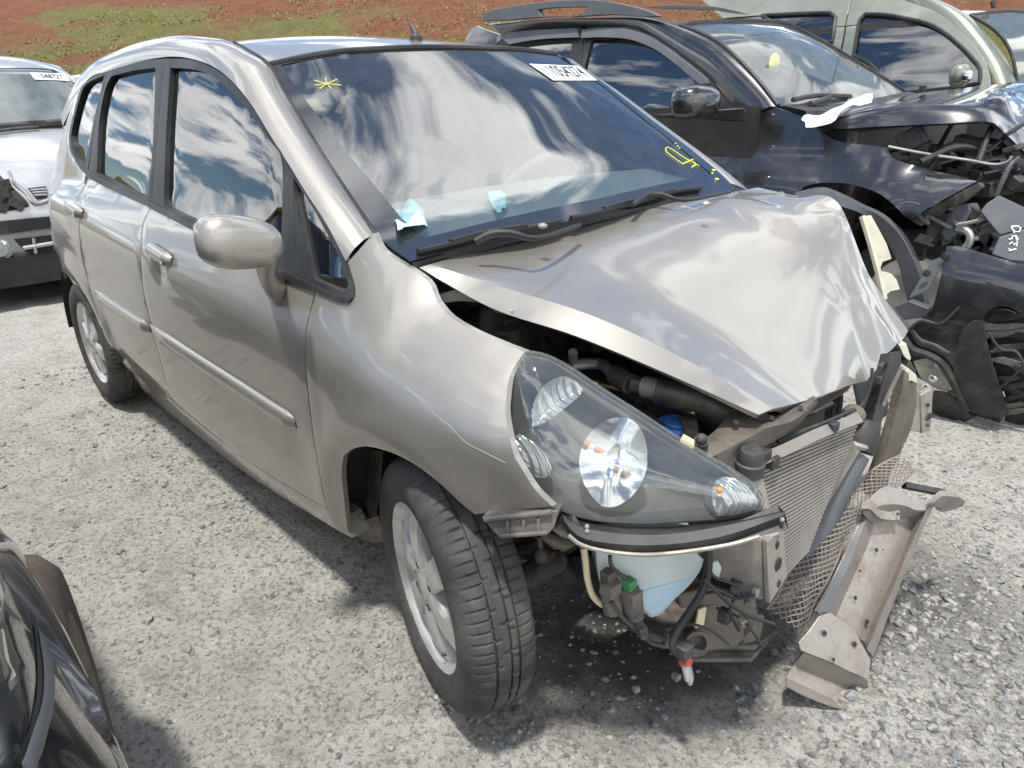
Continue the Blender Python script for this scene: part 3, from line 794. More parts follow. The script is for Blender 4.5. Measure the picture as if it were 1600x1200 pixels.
mb.grid([fr_([(k/20, .0) for k in range(21)]), fr_([(k/20, .018) for k in range(21)])])
mb.done('glass_border', MT['frit'], wsn)
# lot number sticker
c0 = [ws_px(a, b, .004) for a, b in [(826, 101), (906, 101), (933, 126), (864, 127)]]
mb = MB(); mb.grid([[c0[0].lerp(c0[1], k/6) for k in range(7)], [c0[3].lerp(c0[2], k/6) for k in range(7)]])
mb.cur = 1
def stp(x, y): return (c0[0].lerp(c0[1], x)).lerp(c0[3].lerp(c0[2], x), y)+V((.66, 0, .75))*.0015
mb.text('1054274', lambda x, y: stp(.55+x*.212, .47-y*1.0), 1, bold=.004)
for k in range(9): mb.add([stp(.08+.012*(k % 3), .2+k*.07), stp(.10+.015*(k % 3), .2+k*.07), stp(.10+.015*(k % 3), .235+k*.07), stp(.08, .235+k*.07)], [(0, 1, 2, 3)])
mb.done('lot_sticker', [MT['paper'], MT['ink']], wsn, flat=True, weld=False)
mb = MB()
for k in range(7):
    a = .3+k*2*pi/7.3; mb.tube([ws_px(510, 132, .003), ws_px(510+(19 if k % 2 else 24)*cos(a), 132+9*sin(a), .003)], [.0008, .0015, .0009], 5)
mb.done('marker_star', MT['chalk'], wsn)
mb = MB(); mb.tube([ws_px(a, b, .003) for a, b in [(1092, 260), (1070, 248), (1052, 236), (1042, 231), (1040, 237), (1052, 247), (1066, 257)]], .0013, 5, sm=4)
mb.tube([ws_px(a, b, .003) for a, b in [(1066, 257), (1082, 250), (1087, 258), (1080, 262)]], .0022, 5); mb.done('marker_scribble', MT['chalk'], wsn)
for a, b, r in [(1058, 229, .003), (1061, 232, .003), (1055, 225, .003), (1114, 267, .006), (1119, 281, .007), (1112, 272, .004)]:
    mb = MB(); mb.ball(ws_px(a, b, .003), r, 7, 5, e=(1.3, .8, .6)); mb.done('marker_blot', MT['chalk'], wsn)
# inspection stickers
# cowl strip and wipers
cw = resample(catmull([WS[21][j] for j in range(25)], 2), 30); cf = [p+V((.012, 0, -.014)) for p in resample(catmull([at(a, b, y=y) for a, b, y in [(650, 418, -.668), (720, 397, -.50), (790, 377, -.36), (940, 341, -.02), (1070, 313, .30), (1150, 299, .61), (1190, 292, .67)]], 5), 30)]
mb = MB(); mb.grid([[p+V((-.01, 0, .004)) for p in cw], [a.lerp(b, .35)+V((0, 0, .006)) for a, b in zip(cw, cf)], [a.lerp(b, .4)+V((0, 0, -.006)) for a, b in zip(cw, cf)], cf, [p+V((.0, 0, -.06)) for p in cf]])
mb.done('cowl', MT['wiper'], FIT, sharp=30)
def wiper(blade, arm, nut):
    r = MB(); r.tube([at(a, b, d=None, x=None, z=zz) for a, b, zz in arm], [.007, .009, .008, .006, .006], 6, sm=3)
    w = r.done('wiper_arm', MT['wiper'], FIT, sharp=50)
    b_ = [ws_px(a, b, .014) for a, b in blade]; m = MB(); m.tube(b_, .006, 6, sm=3); m.tube([p-V((.66, 0, .75))*.008 for p in b_], .004, 5, sm=3); m.tube([p+V((0, 0, .006)) for p in b_[1:-1]], .005, 6, sm=3); m.done('wiper_blade', MT['wiper'], w)
    m = MB(); m.ball(at(nut[0], nut[1], z=.985), .011, 10, 6, e=(1, 1, .6)); m.done('wiper_nut', MT['steel'], w)
wiper([(646, 404), (700, 388), (760, 372), (820, 363), (872, 352)], [(742, 378, .972), (768, 366, .985), (800, 365, .985), (840, 372, .972), (905, 352, .965)], (848, 353))
wiper([(893, 358), (940, 338), (1000, 318), (1050, 304), (1092, 298)], [(988, 320, .985), (1010, 306, .992), (1035, 305, .992), (1070, 313, .978), (1140, 300, .972)], (1103, 318))
# ------------------------------------------------------------------ hatchback: bonnet
def cols(l): return [at(a, b, y=y) for a, b, y in l]
eR = cols([(655, 418, -.665), (770, 482, -.60), (900, 525, -.53), (1040, 583, -.44), (1185, 648, -.32)])
cR = cols([(672, 413, -.640), (790, 450, -.575), (927, 494, -.492), (1064, 558, -.400), (1207, 639, -.268)])
RG = cols([(1150, 299, .61), (1228, 309, .53), (1299, 330, .47), (1322, 448, .37), (1354, 595, .20)])
eL = cols([(1185, 293, .66), (1245, 306, .58), (1309, 316, .50), (1362, 428, .50), (1419, 517, .50)])
rear_z = lambda v: 0
colset = []
def midcol(t, bump): return [cR[k].lerp(RG[k], t) for k in range(5)]
m1 = midcol(.22, 0); m2 = midcol(.5, 0); m3 = midcol(.78, 0)
# the front edge follows the photo
for m_, (a, b, y) in zip((m1, m2, m3), [(1248, 629, -.15), (1288, 616, -.04), (1326, 602, .09)]): m_[4] = at(a, b, y=y)
for m_, (a, b, y) in zip((m1, m2, m3), [(790, 378, -.36), (940, 341, -.02), (1070, 313, .30)]):
    m_[0] = at(a, b, y=y)
for m_, bp_ in ((m1, .058), (m2, .070), (m3, .090)):
    for k in (1, 2, 3): m_[k] = m_[0].lerp(m_[4], k/4)+V((0, 0, bp_*(sin(pi*k/4) if k > 1 else .72)))
C7 = [eR, cR, m1, m2, m3, RG, eL]
NU = 12
rowsH = []
long = [catmull(c_, NU) for c_ in C7]
for i in range(len(long[0])):
    a = [l[i] for l in long]
    seg = [a[0].lerp(a[1], k/4) for k in range(4)]
    seg += catmull([a[1], a[2], a[3], a[4], a[5]], 12)[:-1]
    seg += [a[5].lerp(a[6], k/10) for k in range(11)]
    rowsH.append(seg)
def buckle(p, i, j, n, w):
    s = i/(n-1); v = j/(w-1); d = 0
    def seg(ax, ay, bx, by, r, amp):
        q = V((p.x, p.y)); A_ = V((ax, ay)); B_ = V((bx, by)); t = (q-A_).dot(B_-A_)/(B_-A_).length_squared; tc = max(0, min(1, t))
        dd = (q-(A_+(B_-A_)*tc)).length; return amp*exp(-(dd/r)**2)*sin(pi*max(0.02, min(1, t*.9+.08)))
    d += seg(-.05, .42, .25, .33, .035, .012); d -= seg(-.08, .33, .27, .25, .05, .005)
    d += seg(-.02, .55, .22, .45, .03, .008)
    def crease(ax, ay, bx, by, r, amp):
        q = V((p.x, p.y)); A_ = V((ax, ay)); B_ = V((bx, by)); t = (q-A_).dot(B_-A_)/(B_-A_).length_squared; tc = max(0, min(1, t))
        return amp*max(0, 1-(q-(A_+(B_-A_)*tc)).length/r)
    d += crease(.27, .46, .47, .33, .05, .014)+crease(.29, .53, .47, .45, .045, -.013)+crease(.37, .31, .46, .42, .04, .008)+crease(.22, .46, .33, .52, .035, -.009)
    if j >= w-11:                              # folded corner: dents and creases
        f = (j-(w-11))/10; d += .006*sin(pi*f)*fbm((p.x*9+3, p.y*9, 1), 3)*min(1, max(0, s-.3)*4)
    if j < 5: d -= 0
    return V((p.x, p.y, p.z+d))
nh = len(rowsH); wh = len(rowsH[0])
rowsH = [[buckle(p, i, j, nh, wh) for j, p in enumerate(r)] for i, r in enumerate(rowsH)]
mb = MB(); mb.sheet(rowsH, .010); hood = mb.done('bonnet', sil, FIT, sharp=22, label='bonnet folded up and creased, its left corner crumpled')
mb = MB()                                       # underside frame of the bonnet
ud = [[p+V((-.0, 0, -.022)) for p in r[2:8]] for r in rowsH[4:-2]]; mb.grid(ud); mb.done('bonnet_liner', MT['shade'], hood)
# torn pale edge of the far wing behind the bonnet
wing = Plane((.25, .80, .8), (.45, -.85, .3))
mb = MB()
for poly in ([(1347, 338), (1361, 336), (1372, 356), (1385, 380), (1393, 404), (1379, 409), (1374, 424), (1366, 408), (1357, 372)], [(1376, 423), (1392, 427), (1401, 437), (1406, 452), (1391, 455), (1380, 466), (1375, 446)]):
    mb.prism([wing.hit(a, b) for a, b in poly], wing.n*-.012)
mb.tube([wing.hit(a, b, .01) for a, b in [(1347, 338), (1360, 380), (1372, 425), (1382, 468)]], .010, 6)
mb.done('torn_wing_edge', MT['torn'], FIT, sharp=20)
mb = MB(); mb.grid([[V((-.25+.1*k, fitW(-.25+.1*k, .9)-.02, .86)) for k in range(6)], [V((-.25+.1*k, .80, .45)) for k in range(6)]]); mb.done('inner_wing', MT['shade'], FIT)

# ------------------------------------------------------------------ headlamp
HL = Plane((.24, -.664, .824), (.636, -.624, .453))
he1 = (V((.61, -.465, .58))-HL.p); he1 = (he1-HL.n*he1.dot(HL.n)).normalized(); he2 = HL.n.cross(he1)
lamp_px = [(823, 550), (810, 562), (800, 576), (794, 610), (793, 650), (798, 687), (813, 726), (842, 770), (870, 796), (900, 809), (945, 818), (1006, 821), (1068, 818), (1131, 813), (1177, 806), (1193, 795), (1196, 782), (1184, 762), (1141, 733), (1062, 686), (1000, 646), (937, 606), (891, 575), (853, 556)]
def h2(px, py, off=0): q = HL.hit(px, py, off)-HL.p; return V((q.dot(he1), q.dot(he2)))
def h3(q, off): return HL.p+he1*q[0]+he2*q[1]+HL.n*off
lo2 = [h2(*q) for q in smooth_outline(lamp_px, 9)]
def lamp_sheet(out, depth, r, base=0, grid=.014, fn=None, rim=0):
    vv, tr = fill2d(out, grid=grid); P = []
    for i, q in enumerate(vv):
        d = pdist(q, out); o = base+depth*(1-exp(-(d/r)))+(fn(q, d) if fn else 0); P.append(h3(q, o))
    mb = MB(); mb.add(P, tr)
    if rim: mb.grid([[h3(q, base) for q in out], [h3(q, base-rim) for q in out]], close=True)
    return mb
lamp = lamp_sheet(inset(lo2, .002), -.125, .035, -.012, rim=.10).done('headlamp', MT['lampdark'], FIT, sharp=50)
lamp_sheet(inset(lo2, .001), .040, .055, 0, rim=.012).done('lamp_lens', MT['g_lamp'], lamp, sharp=60)
def bowl(px, off, depth, matn, name, ribs=None, step=7, flip=1):
    out = [h2(a, b, off) for a, b in smooth_outline(px, step)]; c = sum(out, V((0, 0)))/len(out); mb = MB(); rows = []
    for k in range(13):
        f = 1-k/12*.94; r_ = []
        for q in out:
            p = c+(q-c)*f; o = off-flip*depth*(1-f*f)
            if ribs: o += ribs(p-c, f)
            r_.append(h3(p, o))
        rows.append(r_)
    mb.grid(rows, close=True); mb.add([h3(q, off) for q in out]+[h3(q, off-.05) for q in out], [(i, (i+1) % len(out), len(out)+(i+1) % len(out), len(out)+i) for i in range(len(out))])
    n0 = len(out); mb.f.append(tuple(range(12*n0, 13*n0))); mb.m.append(0)
    return mb.done(name, MT[matn], lamp, sharp=60), c
def flute(q, f):
    a = math.atan2(q.y, q.x); return .0065*abs(sin(a*20))*max(0, f-.45)*(1 if (-2.4 < a < .55) else .0)
_, cc_ = bowl([(905, 722), (909, 700), (918, 682), (935, 664), (958, 653), (983, 654), (1001, 670), (1010, 695), (1011, 724), (1003, 752), (986, 776), (962, 791), (940, 790), (921, 770), (909, 745)], -.022, .062, 'chrome', 'lamp_reflector', flute)
bowl([(866, 592), (881, 588), (897, 594), (911, 609), (906, 618), (875, 644), (850, 661), (832, 667), (831, 645), (837, 622), (849, 604)], -.020, .012, 'lampclear', 'position_lamp', lambda q, f: .002*abs(sin(q.x*330+q.y*120))*f, 5)
bowl([(801, 683), (812, 678), (834, 691), (853, 712), (862, 731), (858, 744), (844, 747), (825, 737), (809, 714)], -.012, .012, 'lampclear', 'side_marker', lambda q, f: .002*abs(sin(q.y*420))*f, 5, -1)
bowl([(1112, 768), (1117, 752), (1130, 745), (1148, 748), (1172, 764), (1184, 782), (1180, 796), (1150, 804), (1122, 807), (1113, 790)], -.006, .020, 'lampclear', 'turn_signal', lambda q, f: .004*abs(sin((q.x*.9+q.y*.3)*260))*f, 6, -1)
mb = MB(); p = HL.hit(933, 703, -.050); mb.tube([p, p+HL.n*.022+V((.01, 0, 0))], [.007, .004], 10); mb.done('lamp_bulb', MT['amber'], lamp)
mb = MB(); p = HL.hit(1124, 766, .02); mb.ball(p, .006, 10, 6); mb.done('indicator_bulb', MT['amber'], lamp)
mb = MB(); mb.tube([HL.hit(a, b, .003) for a, b in [(823, 549), (853, 555), (891, 574), (937, 605), (1000, 645), (1062, 685), (1141, 732), (1184, 761)]], .0028, 6, sm=4); mb.done('lens_rim', MT['g_lamp'], lamp)

# ------------------------------------------------------------------ structure under the headlamp
bk = Plane(HL.p+HL.n*.03, HL.n)
def band(pxrows, plane, offs, th=.02):
    """sheet through rows of photo points on a plane, each row with its own offset"""
    R = [resample(catmull([plane.hit(a, b, o) for a, b in r], 6), 26) for r, o in zip(pxrows, offs)]
    mb = MB(); mb.sheet(R, th); return mb
br = band([[(876, 800), (900, 811), (945, 820), (1006, 824), (1070, 821), (1140, 812), (1200, 794)],
           [(880, 806), (903, 822), (945, 831), (1006, 836), (1070, 832), (1140, 820), (1226, 800)],
           [(882, 815), (905, 838), (945, 848), (1006, 852), (1070, 848), (1140, 835), (1228, 804)],
           [(889, 836), (908, 850), (945, 860), (1006, 866), (1070, 861), (1140, 850), (1224, 818)]], bk, [-.05, .008, .014, -.004], .03).done('headlamp_bracket', MT['plastic'], FIT, sharp=25)
for a, b in [(917, 823), (917, 830), (1222, 812)]:
    mb = MB(); mb.ball(bk.hit(a, b, .011), .0045, 8, 5); mb.done('bracket_bolt', MT['steel'], br)
lip = MB(); lip.tube([bk.hit(a, b, .004) for a, b in [(888, 836), (908, 851), (945, 861), (1006, 867), (1070, 862), (1140, 851), (1186, 838)]], .004, 6, sm=4); lip.done('bracket_lip', MT['rail'], br)
# ribbed bumper clip under the wing
cl_ = Plane((.33, -.80, .55), (.5, -.8, .2)); mb = MB()
mb.prism([cl_.hit(a, b) for a, b in [(752, 808), (860, 797), (872, 800), (866, 824), (857, 834), (780, 841), (770, 830)]], cl_.n*-.045)
for a in (790, 815, 838): mb.prism([cl_.hit(q, r, .006) for q, r in [(a, 810), (a+5, 809), (a+6, 836), (a+1, 837)]], cl_.n*-.02)
mb.tube([cl_.hit(756, 812, .004), cl_.hit(862, 800, .004)], .006, 6); mb.tube([cl_.hit(782, 838, .004), cl_.hit(856, 832, .004)], .005, 6)
mb.done('bumper_clip', MT['plastic_dusty'], FIT, bevel=.002)
# washer tank
tk = Plane((.44, -.56, .33), (.72, -.66, .15)); mb = MB()
tp = [(930, 858), (1100, 856), (1098, 886), (1078, 915), (1052, 940), (1032, 962), (1017, 966), (1002, 954), (985, 940), (960, 926), (938, 912)]
o2 = smooth_outline(tp, 10, 60); n_ = len(o2)
mb.prism([tk.hit(a, b) for a, b in o2], tk.n*-.12); tank = mb.done('washer_tank', MT['tank'], FIT, bevel=.012, sharp=50)
mb = MB(); mb.prism([tk.hit(a, b, .003) for a, b in smooth_outline([(990, 926), (1085, 902), (1052, 940), (1032, 961), (1017, 964), (1002, 951)], 10, 60)], tk.n*-.02); mb.done('tank_sump', MT['fluid'], tank, bevel=.004)
mb = MB(); mb.prism([tk.hit(a, b, .02) for a, b in smooth_outline([(1112, 880), (1122, 877), (1128, 888), (1124, 903), (1112, 902), (1108, 890)], 5)], tk.n*-.01); mb.done('tank_lug', MT['tank'], tank, bevel=.002)
for i, (px_, ln) in enumerate([((952, 905), 52), ((985, 918), 48)]):
    mb = MB(); a = tk.hit(px_[0], px_[1], .022); b = tk.hit(px_[0]+6, px_[1]+ln, .022); mb.tube([a, a.lerp(b, .3), a.lerp(b, .35), b], [.017, .017, .021, .019], 12); mb.box(a.lerp(b, .1)+V((.012, -.012, 0)), (.03, .03, .026)); pu = mb.done('washer_pump', MT['plastic_dusty'], tank, bevel=.002)
    mb = MB(); mb.box(tk.hit(px_[0]-2, px_[1]-6, .034), (.022, .022, .02)); mb.done('pump_connector', MT['green'] if i else MT['rust'], tank, bevel=.002)
mb = MB(); mb.tube([tk.hit(a, b, .0) for a, b in [(912, 856), (915, 880), (918, 905), (926, 930), (940, 944), (950, 944)]], .0065, 8, sm=4); mb.done('drain_hose', MT['cream'], FIT)
mb = MB(); mb.tube([tk.hit(a, b, .03) for a, b in [(953, 868), (956, 885), (970, 898), (985, 906), (992, 916)]], .004, 6, sm=4); mb.done('pump_wire', MT['cable'], FIT)
mb = MB(); hs = catmull([tk.hit(a, b, .05) for a, b in [(1107, 850), (1107, 880), (1104, 905), (1094, 930), (1078, 955), (1062, 978), (1051, 1000), (1052, 1015), (1066, 1022)]], 14)
mb.tube(hs, [.0066 if k % 2 else .0084 for k in range(len(hs))], 8); mb.done('corrugated_hose', MT['cable'], FIT, sharp=180)
mb = MB(); mb.tube([tk.hit(a, b, .06) for a, b in [(1100, 905), (1130, 935), (1165, 960), (1210, 975)]], .004, 6, sm=5); mb.done('loose_cable', MT['cable'], FIT)
mb = MB(); a = tk.hit(1066, 1014, .05); d_ = V((.01, 0, -.03)); mb.box(a, (.035, .03, .028)); sk = mb.done('lamp_socket', MT['plastic'], FIT, bevel=.003)
mb = MB(); mb.tube([a+d_*.5, a+d_*.9], .014, 12); mb.done('socket_ring', MT['red'], sk)
mb = MB(); mb.tube([a+d_*.9, a+d_*1.9, a+d_*2.3], [.010, .010, .004], 10); mb.done('bulb', MT['lampclear'], sk)
# right frame rail end and brackets
mb = MB(); rp_ = Plane((.55, -.44, .4), (.35, -.93, .1))
mb.prism([rp_.hit(a, b) for a, b in [(1098, 850), (1188, 838), (1196, 850), (1195, 936), (1186, 940), (1115, 900), (1100, 890)]], V((-.02, .11, 0)))
rail = mb.done('frame_rail', MT['rail'], FIT, bevel=.006)
ep = Plane((.61, -.38, .42), (1, .1, .1)); a0 = rp_.hit(1191, 846); 
mb = MB(); cpl = [rp_.hit(a, b, .004) for a, b in [(1190, 842), (1194, 940)]]
w_ = V((-.012, .085, .0)); mb.prism([cpl[0], cpl[0]+w_+V((0, 0, -.01)), cpl[1]+w_+V((0, 0, .01)), cpl[1]], V((.012, 0, 0)))
mb.done('rail_end_plate', MT['rail'], rail, bevel=.002)
mb = MB()
for t, r in ((.22, .008), (.55, .016), (.85, .008)): q = cpl[0].lerp(cpl[1], t)+w_*.5+V((.0125, 0, 0)); mb.lathe([(r, 0), (r*.9, .002), (0.0005, .002)], q, (1, .1, 0), 12)
mb.done('plate_hole', MT['shade'], rail)
mb = MB(); q = cpl[0]+w_*.5+V((-.01, 0, -.004)); mb.ball(q, .035, 10, 6, e=(.8, 1, .5)); mb.done('rail_cup', MT['steel'], rail)
# lower brown brackets, horn and undertray
lw_ = Plane((.52, -.40, .2), (.8, -.5, .25))
mb = MB()
for poly, th in (([(1082, 985), (1105, 945), (1135, 940), (1185, 952), (1178, 985), (1150, 1012), (1100, 1020), (1075, 1005)], .05), ([(1060, 930), (1110, 915), (1185, 945), (1180, 955), (1120, 945), (1065, 952)], .03), ([(1150, 955), (1196, 962), (1188, 1000), (1162, 1008)], .05)):
    mb.prism([lw_.hit(a, b) for a, b in poly], lw_.n*-th)
lb = mb.done('lower_bracket', MT['rust'], FIT, bevel=.004)
mb = MB(); q = lw_.hit(1086, 1002, .01); mb.lathe([(.001, -.03), (.016, -.03), (.022, 0), (.028, .006), (.028, .012), (.02, .012)], q, (.8, -.55, .2), 16); mb.done('bracket_tube', MT['rust'], lb)
mb = MB(); mb.prism([lw_.hit(a, b, .012) for a, b in [(1092, 953), (1104, 948), (1100, 976), (1086, 982)]], lw_.n*-.006); mb.done('bracket_tag', MT['cream'], lb)
mb = MB()
mb.prism([at(a, b, z=.115) for a, b in [(985, 980), (1030, 1000), (1080, 1010), (1180, 1010), (1215, 985), (1200, 950), (1000, 930), (955, 945)]], V((0, 0, -.012)))
mb.prism([at(a, b, z=.10) for a, b in [(1060, 1030), (1175, 1030), (1215, 985), (1195, 968), (1070, 1000)]], V((0, 0, -.01)))
mb.done('undertray', MT['plastic_dusty'], FIT, bevel=.003)
mb = MB(); mb.prism([at(a, b, y=-.52) for a, b in [(880, 870), (935, 868), (940, 915), (985, 985), (960, 950), (900, 905)]], V((0, .05, 0))); mb.done('splash_shield', MT['plastic'], FIT, bevel=.003)

# ------------------------------------------------------------------ radiator and core support
rd_ = Plane((.545, -.2, .5), (1, -.10, .25))
q = [rd_.hit(*p) for p in [(1172, 722), (1342, 657), (1262, 862), (1212, 915)]]
core = MB(); core.prism(q, rd_.n*-.03); core = core.done('radiator', MT['shade'], FIT)
mb = MB(); n_f = 33
for k in range(n_f):
    t = (k+.5)/n_f
    a = q[0].lerp(q[3], t)+rd_.n*.002; b = (q[1].lerp(q[2], t))+rd_.n*.002
    e = (q[3]-q[0]).normalized()*.0026; mb.add([a-e, b-e, b+e, a+e, a-e-rd_.n*.018, b-e-rd_.n*.018, b+e-rd_.n*.018, a+e-rd_.n*.018], [(0, 1, 2, 3), (4, 5, 1, 0), (3, 2, 6, 7)])
mb.done('radiator_fins', MT['fin'], core, weld=False, kind='stuff')
mb = MB(); top = [rd_.hit(a, b, .006) for a, b in [(1180, 722), (1220, 706), (1268, 683), (1305, 668), (1338, 655)]]
mb.tube(top, .016, 4, sm=3); mb.done('radiator_header', MT['fin'], core, sharp=20)
mb = MB(); mb.tube([rd_.hit(1172, 730, .01), rd_.hit(1180, 765, .01), rd_.hit(1196, 830, .01)], .019, 12); mb.done('radiator_tank', MT['rail'], core)
mb = MB(); mb.lathe([(.001, .036), (.020, .036), (.024, .030), (.025, .012), (.029, .010), (.029, -.016), (.024, -.02)], rd_.hit(1171, 727, .012), (.1, -.1, 1), 18); mb.done('tank_neck', MT['plastic'], core)
for a, b in ((1195, 712), (1208, 722), (1302, 668)):
    mb = MB(); mb.box(rd_.hit(a, b, .014), (.018, .026, .026)); mb.done('radiator_clip', MT['plastic'], core, bevel=.004)
# grey air guide beside the core
mb = MB(); gd_ = Plane((.57, .05, .45), (1, -.35, .25))
mb.prism([gd_.hit(a, b) for a, b in smooth_outline([(1330, 690), (1352, 694), (1318, 750), (1280, 815), (1248, 880), (1226, 905), (1238, 862), (1262, 800), (1300, 730)], 12)], gd_.n*-.015)
mb.done('air_guide', MT['fin'], FIT, bevel=.004)
# dark pillar of the core support with its hose
ps = Plane((.56, .22, .55), (1, -.55, .3))
mb = MB()
R = [resample([ps.hit(a, b, o) for a, b in r], 14) for r, o in (([(1376, 553), (1366, 590), (1356, 625), (1344, 660), (1332, 690)], -.02), ([(1392, 551), (1382, 588), (1372, 625), (1362, 660), (1350, 700)], .025), ([(1408, 549), (1408, 572), (1392, 610), (1382, 640), (1368, 705)], -.01))]
mb.sheet(R, .012); cs = mb.done('core_support', MT['plastic'], FIT, sharp=40)
mb = MB(); mb.box(ps.hit(1376, 592, .012), (.015, .035, .018)); mb.box(ps.hit(1381, 570, .012), (.01, .05, .012)); mb.done('support_clip', MT['plastic'], cs, bevel=.002)
mb = MB(); st_ = [ps.hit(1408, 575, .012).lerp(ps.hit(1381, 632, .012), k/18) for k in range(19)]
for p in st_: mb.box(p, (.006, .008, .006))
mb.tube(st_, .0025, 4); mb.done('toothed_strip', MT['rail'], cs, weld=False, kind='stuff')
mb = MB(); mb.tube([ps.hit(a, b, .02) for a, b in [(1352, 655), (1350, 668), (1345, 685), (1338, 702)]], [.030, .036, .040, .040], 14, sm=3); ho = mb.done('radiator_hose', MT['cable'], FIT)
mb = MB(); mb.tube([ps.hit(a, b, .02) for a, b in [(1336, 708), (1315, 745), (1288, 800), (1262, 850), (1240, 890)]], [.034, .036, .036, .03], 14, sm=4); mb.done('lower_hose', MT['flare'], ho)
mb = MB(); mb.tube([ps.hit(1322, 687, .045), ps.hit(1340, 697, .062), ps.hit(1358, 700, .045)], .008, 6, sm=4); mb.ball(ps.hit(1324, 688, .045), .012, 8, 6); mb.ball(ps.hit(1357, 700, .048), .011, 8, 6); mb.done('hose_clamp', MT['steel'], ho)
mb = MB(); mb.lathe([(.001, .016), (.016, .016), (.024, .010), (.027, -.002), (.020, -.012)], ps.hit(1334, 648, .03), (.4, -.3, .85), 16); mb.done('radiator_cap', MT['rust'], FIT)
mb = MB(); mb.tube([ps.hit(a, b, .012) for a, b in [(1363, 575), (1360, 600), (1352, 625), (1340, 640)]], .0035, 6, sm=4); mb.done('thin_cable', MT['cable'], FIT)
# curved sheet behind it, beige brown
sp_ = Plane((.50, .36, .5), (1, -.6, .2)); mb = MB()
R = [resample(catmull([sp_.hit(a, b, o) for a, b in r], 5), 20) for r, o in (([(1404, 578), (1394, 612), (1384, 655), (1366, 710), (1345, 765)], .03), ([(1413, 578), (1408, 615), (1396, 660), (1380, 715), (1355, 775)], .05), ([(1420, 584), (1420, 620), (1410, 662), (1394, 715), (1368, 772)], .02), ([(1432, 592), (1432, 628), (1424, 668), (1408, 705), (1384, 762)], -.03))]
mb.sheet(R, .004); sd_ = mb.done('support_side', MT['rust'], FIT, sharp=40)
mb = MB(); mb.prism([sp_.hit(a, b, -.01) for a, b in [(1408, 700), (1416, 690), (1418, 672), (1410, 664), (1404, 690)]], V((-.005, .01, 0))); mb.done('support_hook', MT['rust'], sd_)
# left rail end: crushed crash box
lx = Plane((.52, .46, .5), (1, -.5, .1)); mb = MB()
F = [lx.hit(a, b) for a, b in [(1413, 672), (1417, 642), (1424, 618), (1433, 607), (1439, 614), (1440, 677)]]; mb.prism(F, V((-.03, .05, 0)))
P2 = [lx.hit(a, b, .004) for a, b in [(1439, 618), (1456, 607), (1458, 614), (1455, 671), (1440, 678)]]; mb.prism(P2, V((-.03, .01, 0)))
bx_ = mb.done('crash_box', MT['rail'], FIT, bevel=.003)
mb = MB(); mb.prism([lx.hit(a, b, -.01) for a, b in [(1433, 608), (1440, 600), (1452, 600), (1459, 606), (1458, 614), (1446, 600), (1438, 612)]], V((-.04, .03, 0))); mb.done('crash_box_flap', MT['rail'], bx_, bevel=.002)
mb = MB()
for a, b, r in ((1450, 633, .006), (1453, 650, .009), (1450, 665, .004), (1449, 655, .005)): mb.lathe([(r, 0), (r*.9, .0015), (.0005, .0015)], lx.hit(a, b, .008), (1, -.4, .1), 10)
mb.done('box_hole', MT['shade'], bx_)
mb = MB(); mb.prism([sp_.hit(a, b, .02) for a, b in [(1408, 590), (1420, 576), (1432, 586), (1434, 600), (1424, 595), (1412, 600)]], V((-.03, .03, 0))); mb.prism([sp_.hit(a, b, -.02) for a, b in [(1405, 540), (1416, 536), (1424, 560), (1420, 566), (1412, 556)]], V((-.02, .02, 0))); mb.done('headlamp_stub', MT['torn'], FIT, bevel=.002)
mb = MB(); mb.prism([sp_.hit(a, b, .0) for a, b in [(1412, 580), (1422, 563), (1432, 580), (1430, 592)]], V((-.03, .03, 0))); mb.done('bent_tab', MT['plastic'], FIT, bevel=.002)
# upper tie bar: curved dusty sheet
tb = Plane((.50, -.2, .64), (.5, -.15, .9)); mb = MB()
R = [resample(catmull([tb.hit(a, b, o) for a, b in r], 5), 22) for r, o in (([(1085, 688), (1113, 677), (1150, 640), (1185, 660), (1230, 640), (1272, 618)], -.015), ([(1095, 696), (1125, 690), (1165, 678), (1195, 662), (1235, 650), (1276, 624)], .012), ([(1108, 716), (1135, 702), (1170, 684), (1200, 668), (1240, 657), (1277, 627)], .018), ([(1126, 728), (1146, 738), (1160, 718), (1205, 692), (1240, 670), (1278, 632)], -.02))]
mb.sheet(R, .004); tie = mb.done('tie_bar', MT['rust'], FIT, sharp=40)
mb = MB()
for a, b in ((1205, 653), (1250, 637), (1134, 729), (1150, 660)): mb.lathe([(.007, 0), (.006, .002), (.0005, .002)], tb.hit(a, b, .016), tb.n, 10)
mb.done('tie_bar_hole', MT['shade'], tie)
mb = MB(); mb.tube([tb.hit(1096, 697, .0), tb.hit(1096, 688, .035)], .013, 10); mb.ball(tb.hit(1096, 686, .038), .011, 8, 6); mb.done('rubber_stop', MT['plastic'], tie)
mb = MB(); mb.prism([tb.hit(a, b, -.03) for a, b in [(1068, 678), (1090, 690), (1082, 702), (1062, 690)]], tb.n*-.02); mb.done('lamp_mount', MT['cream'], FIT)

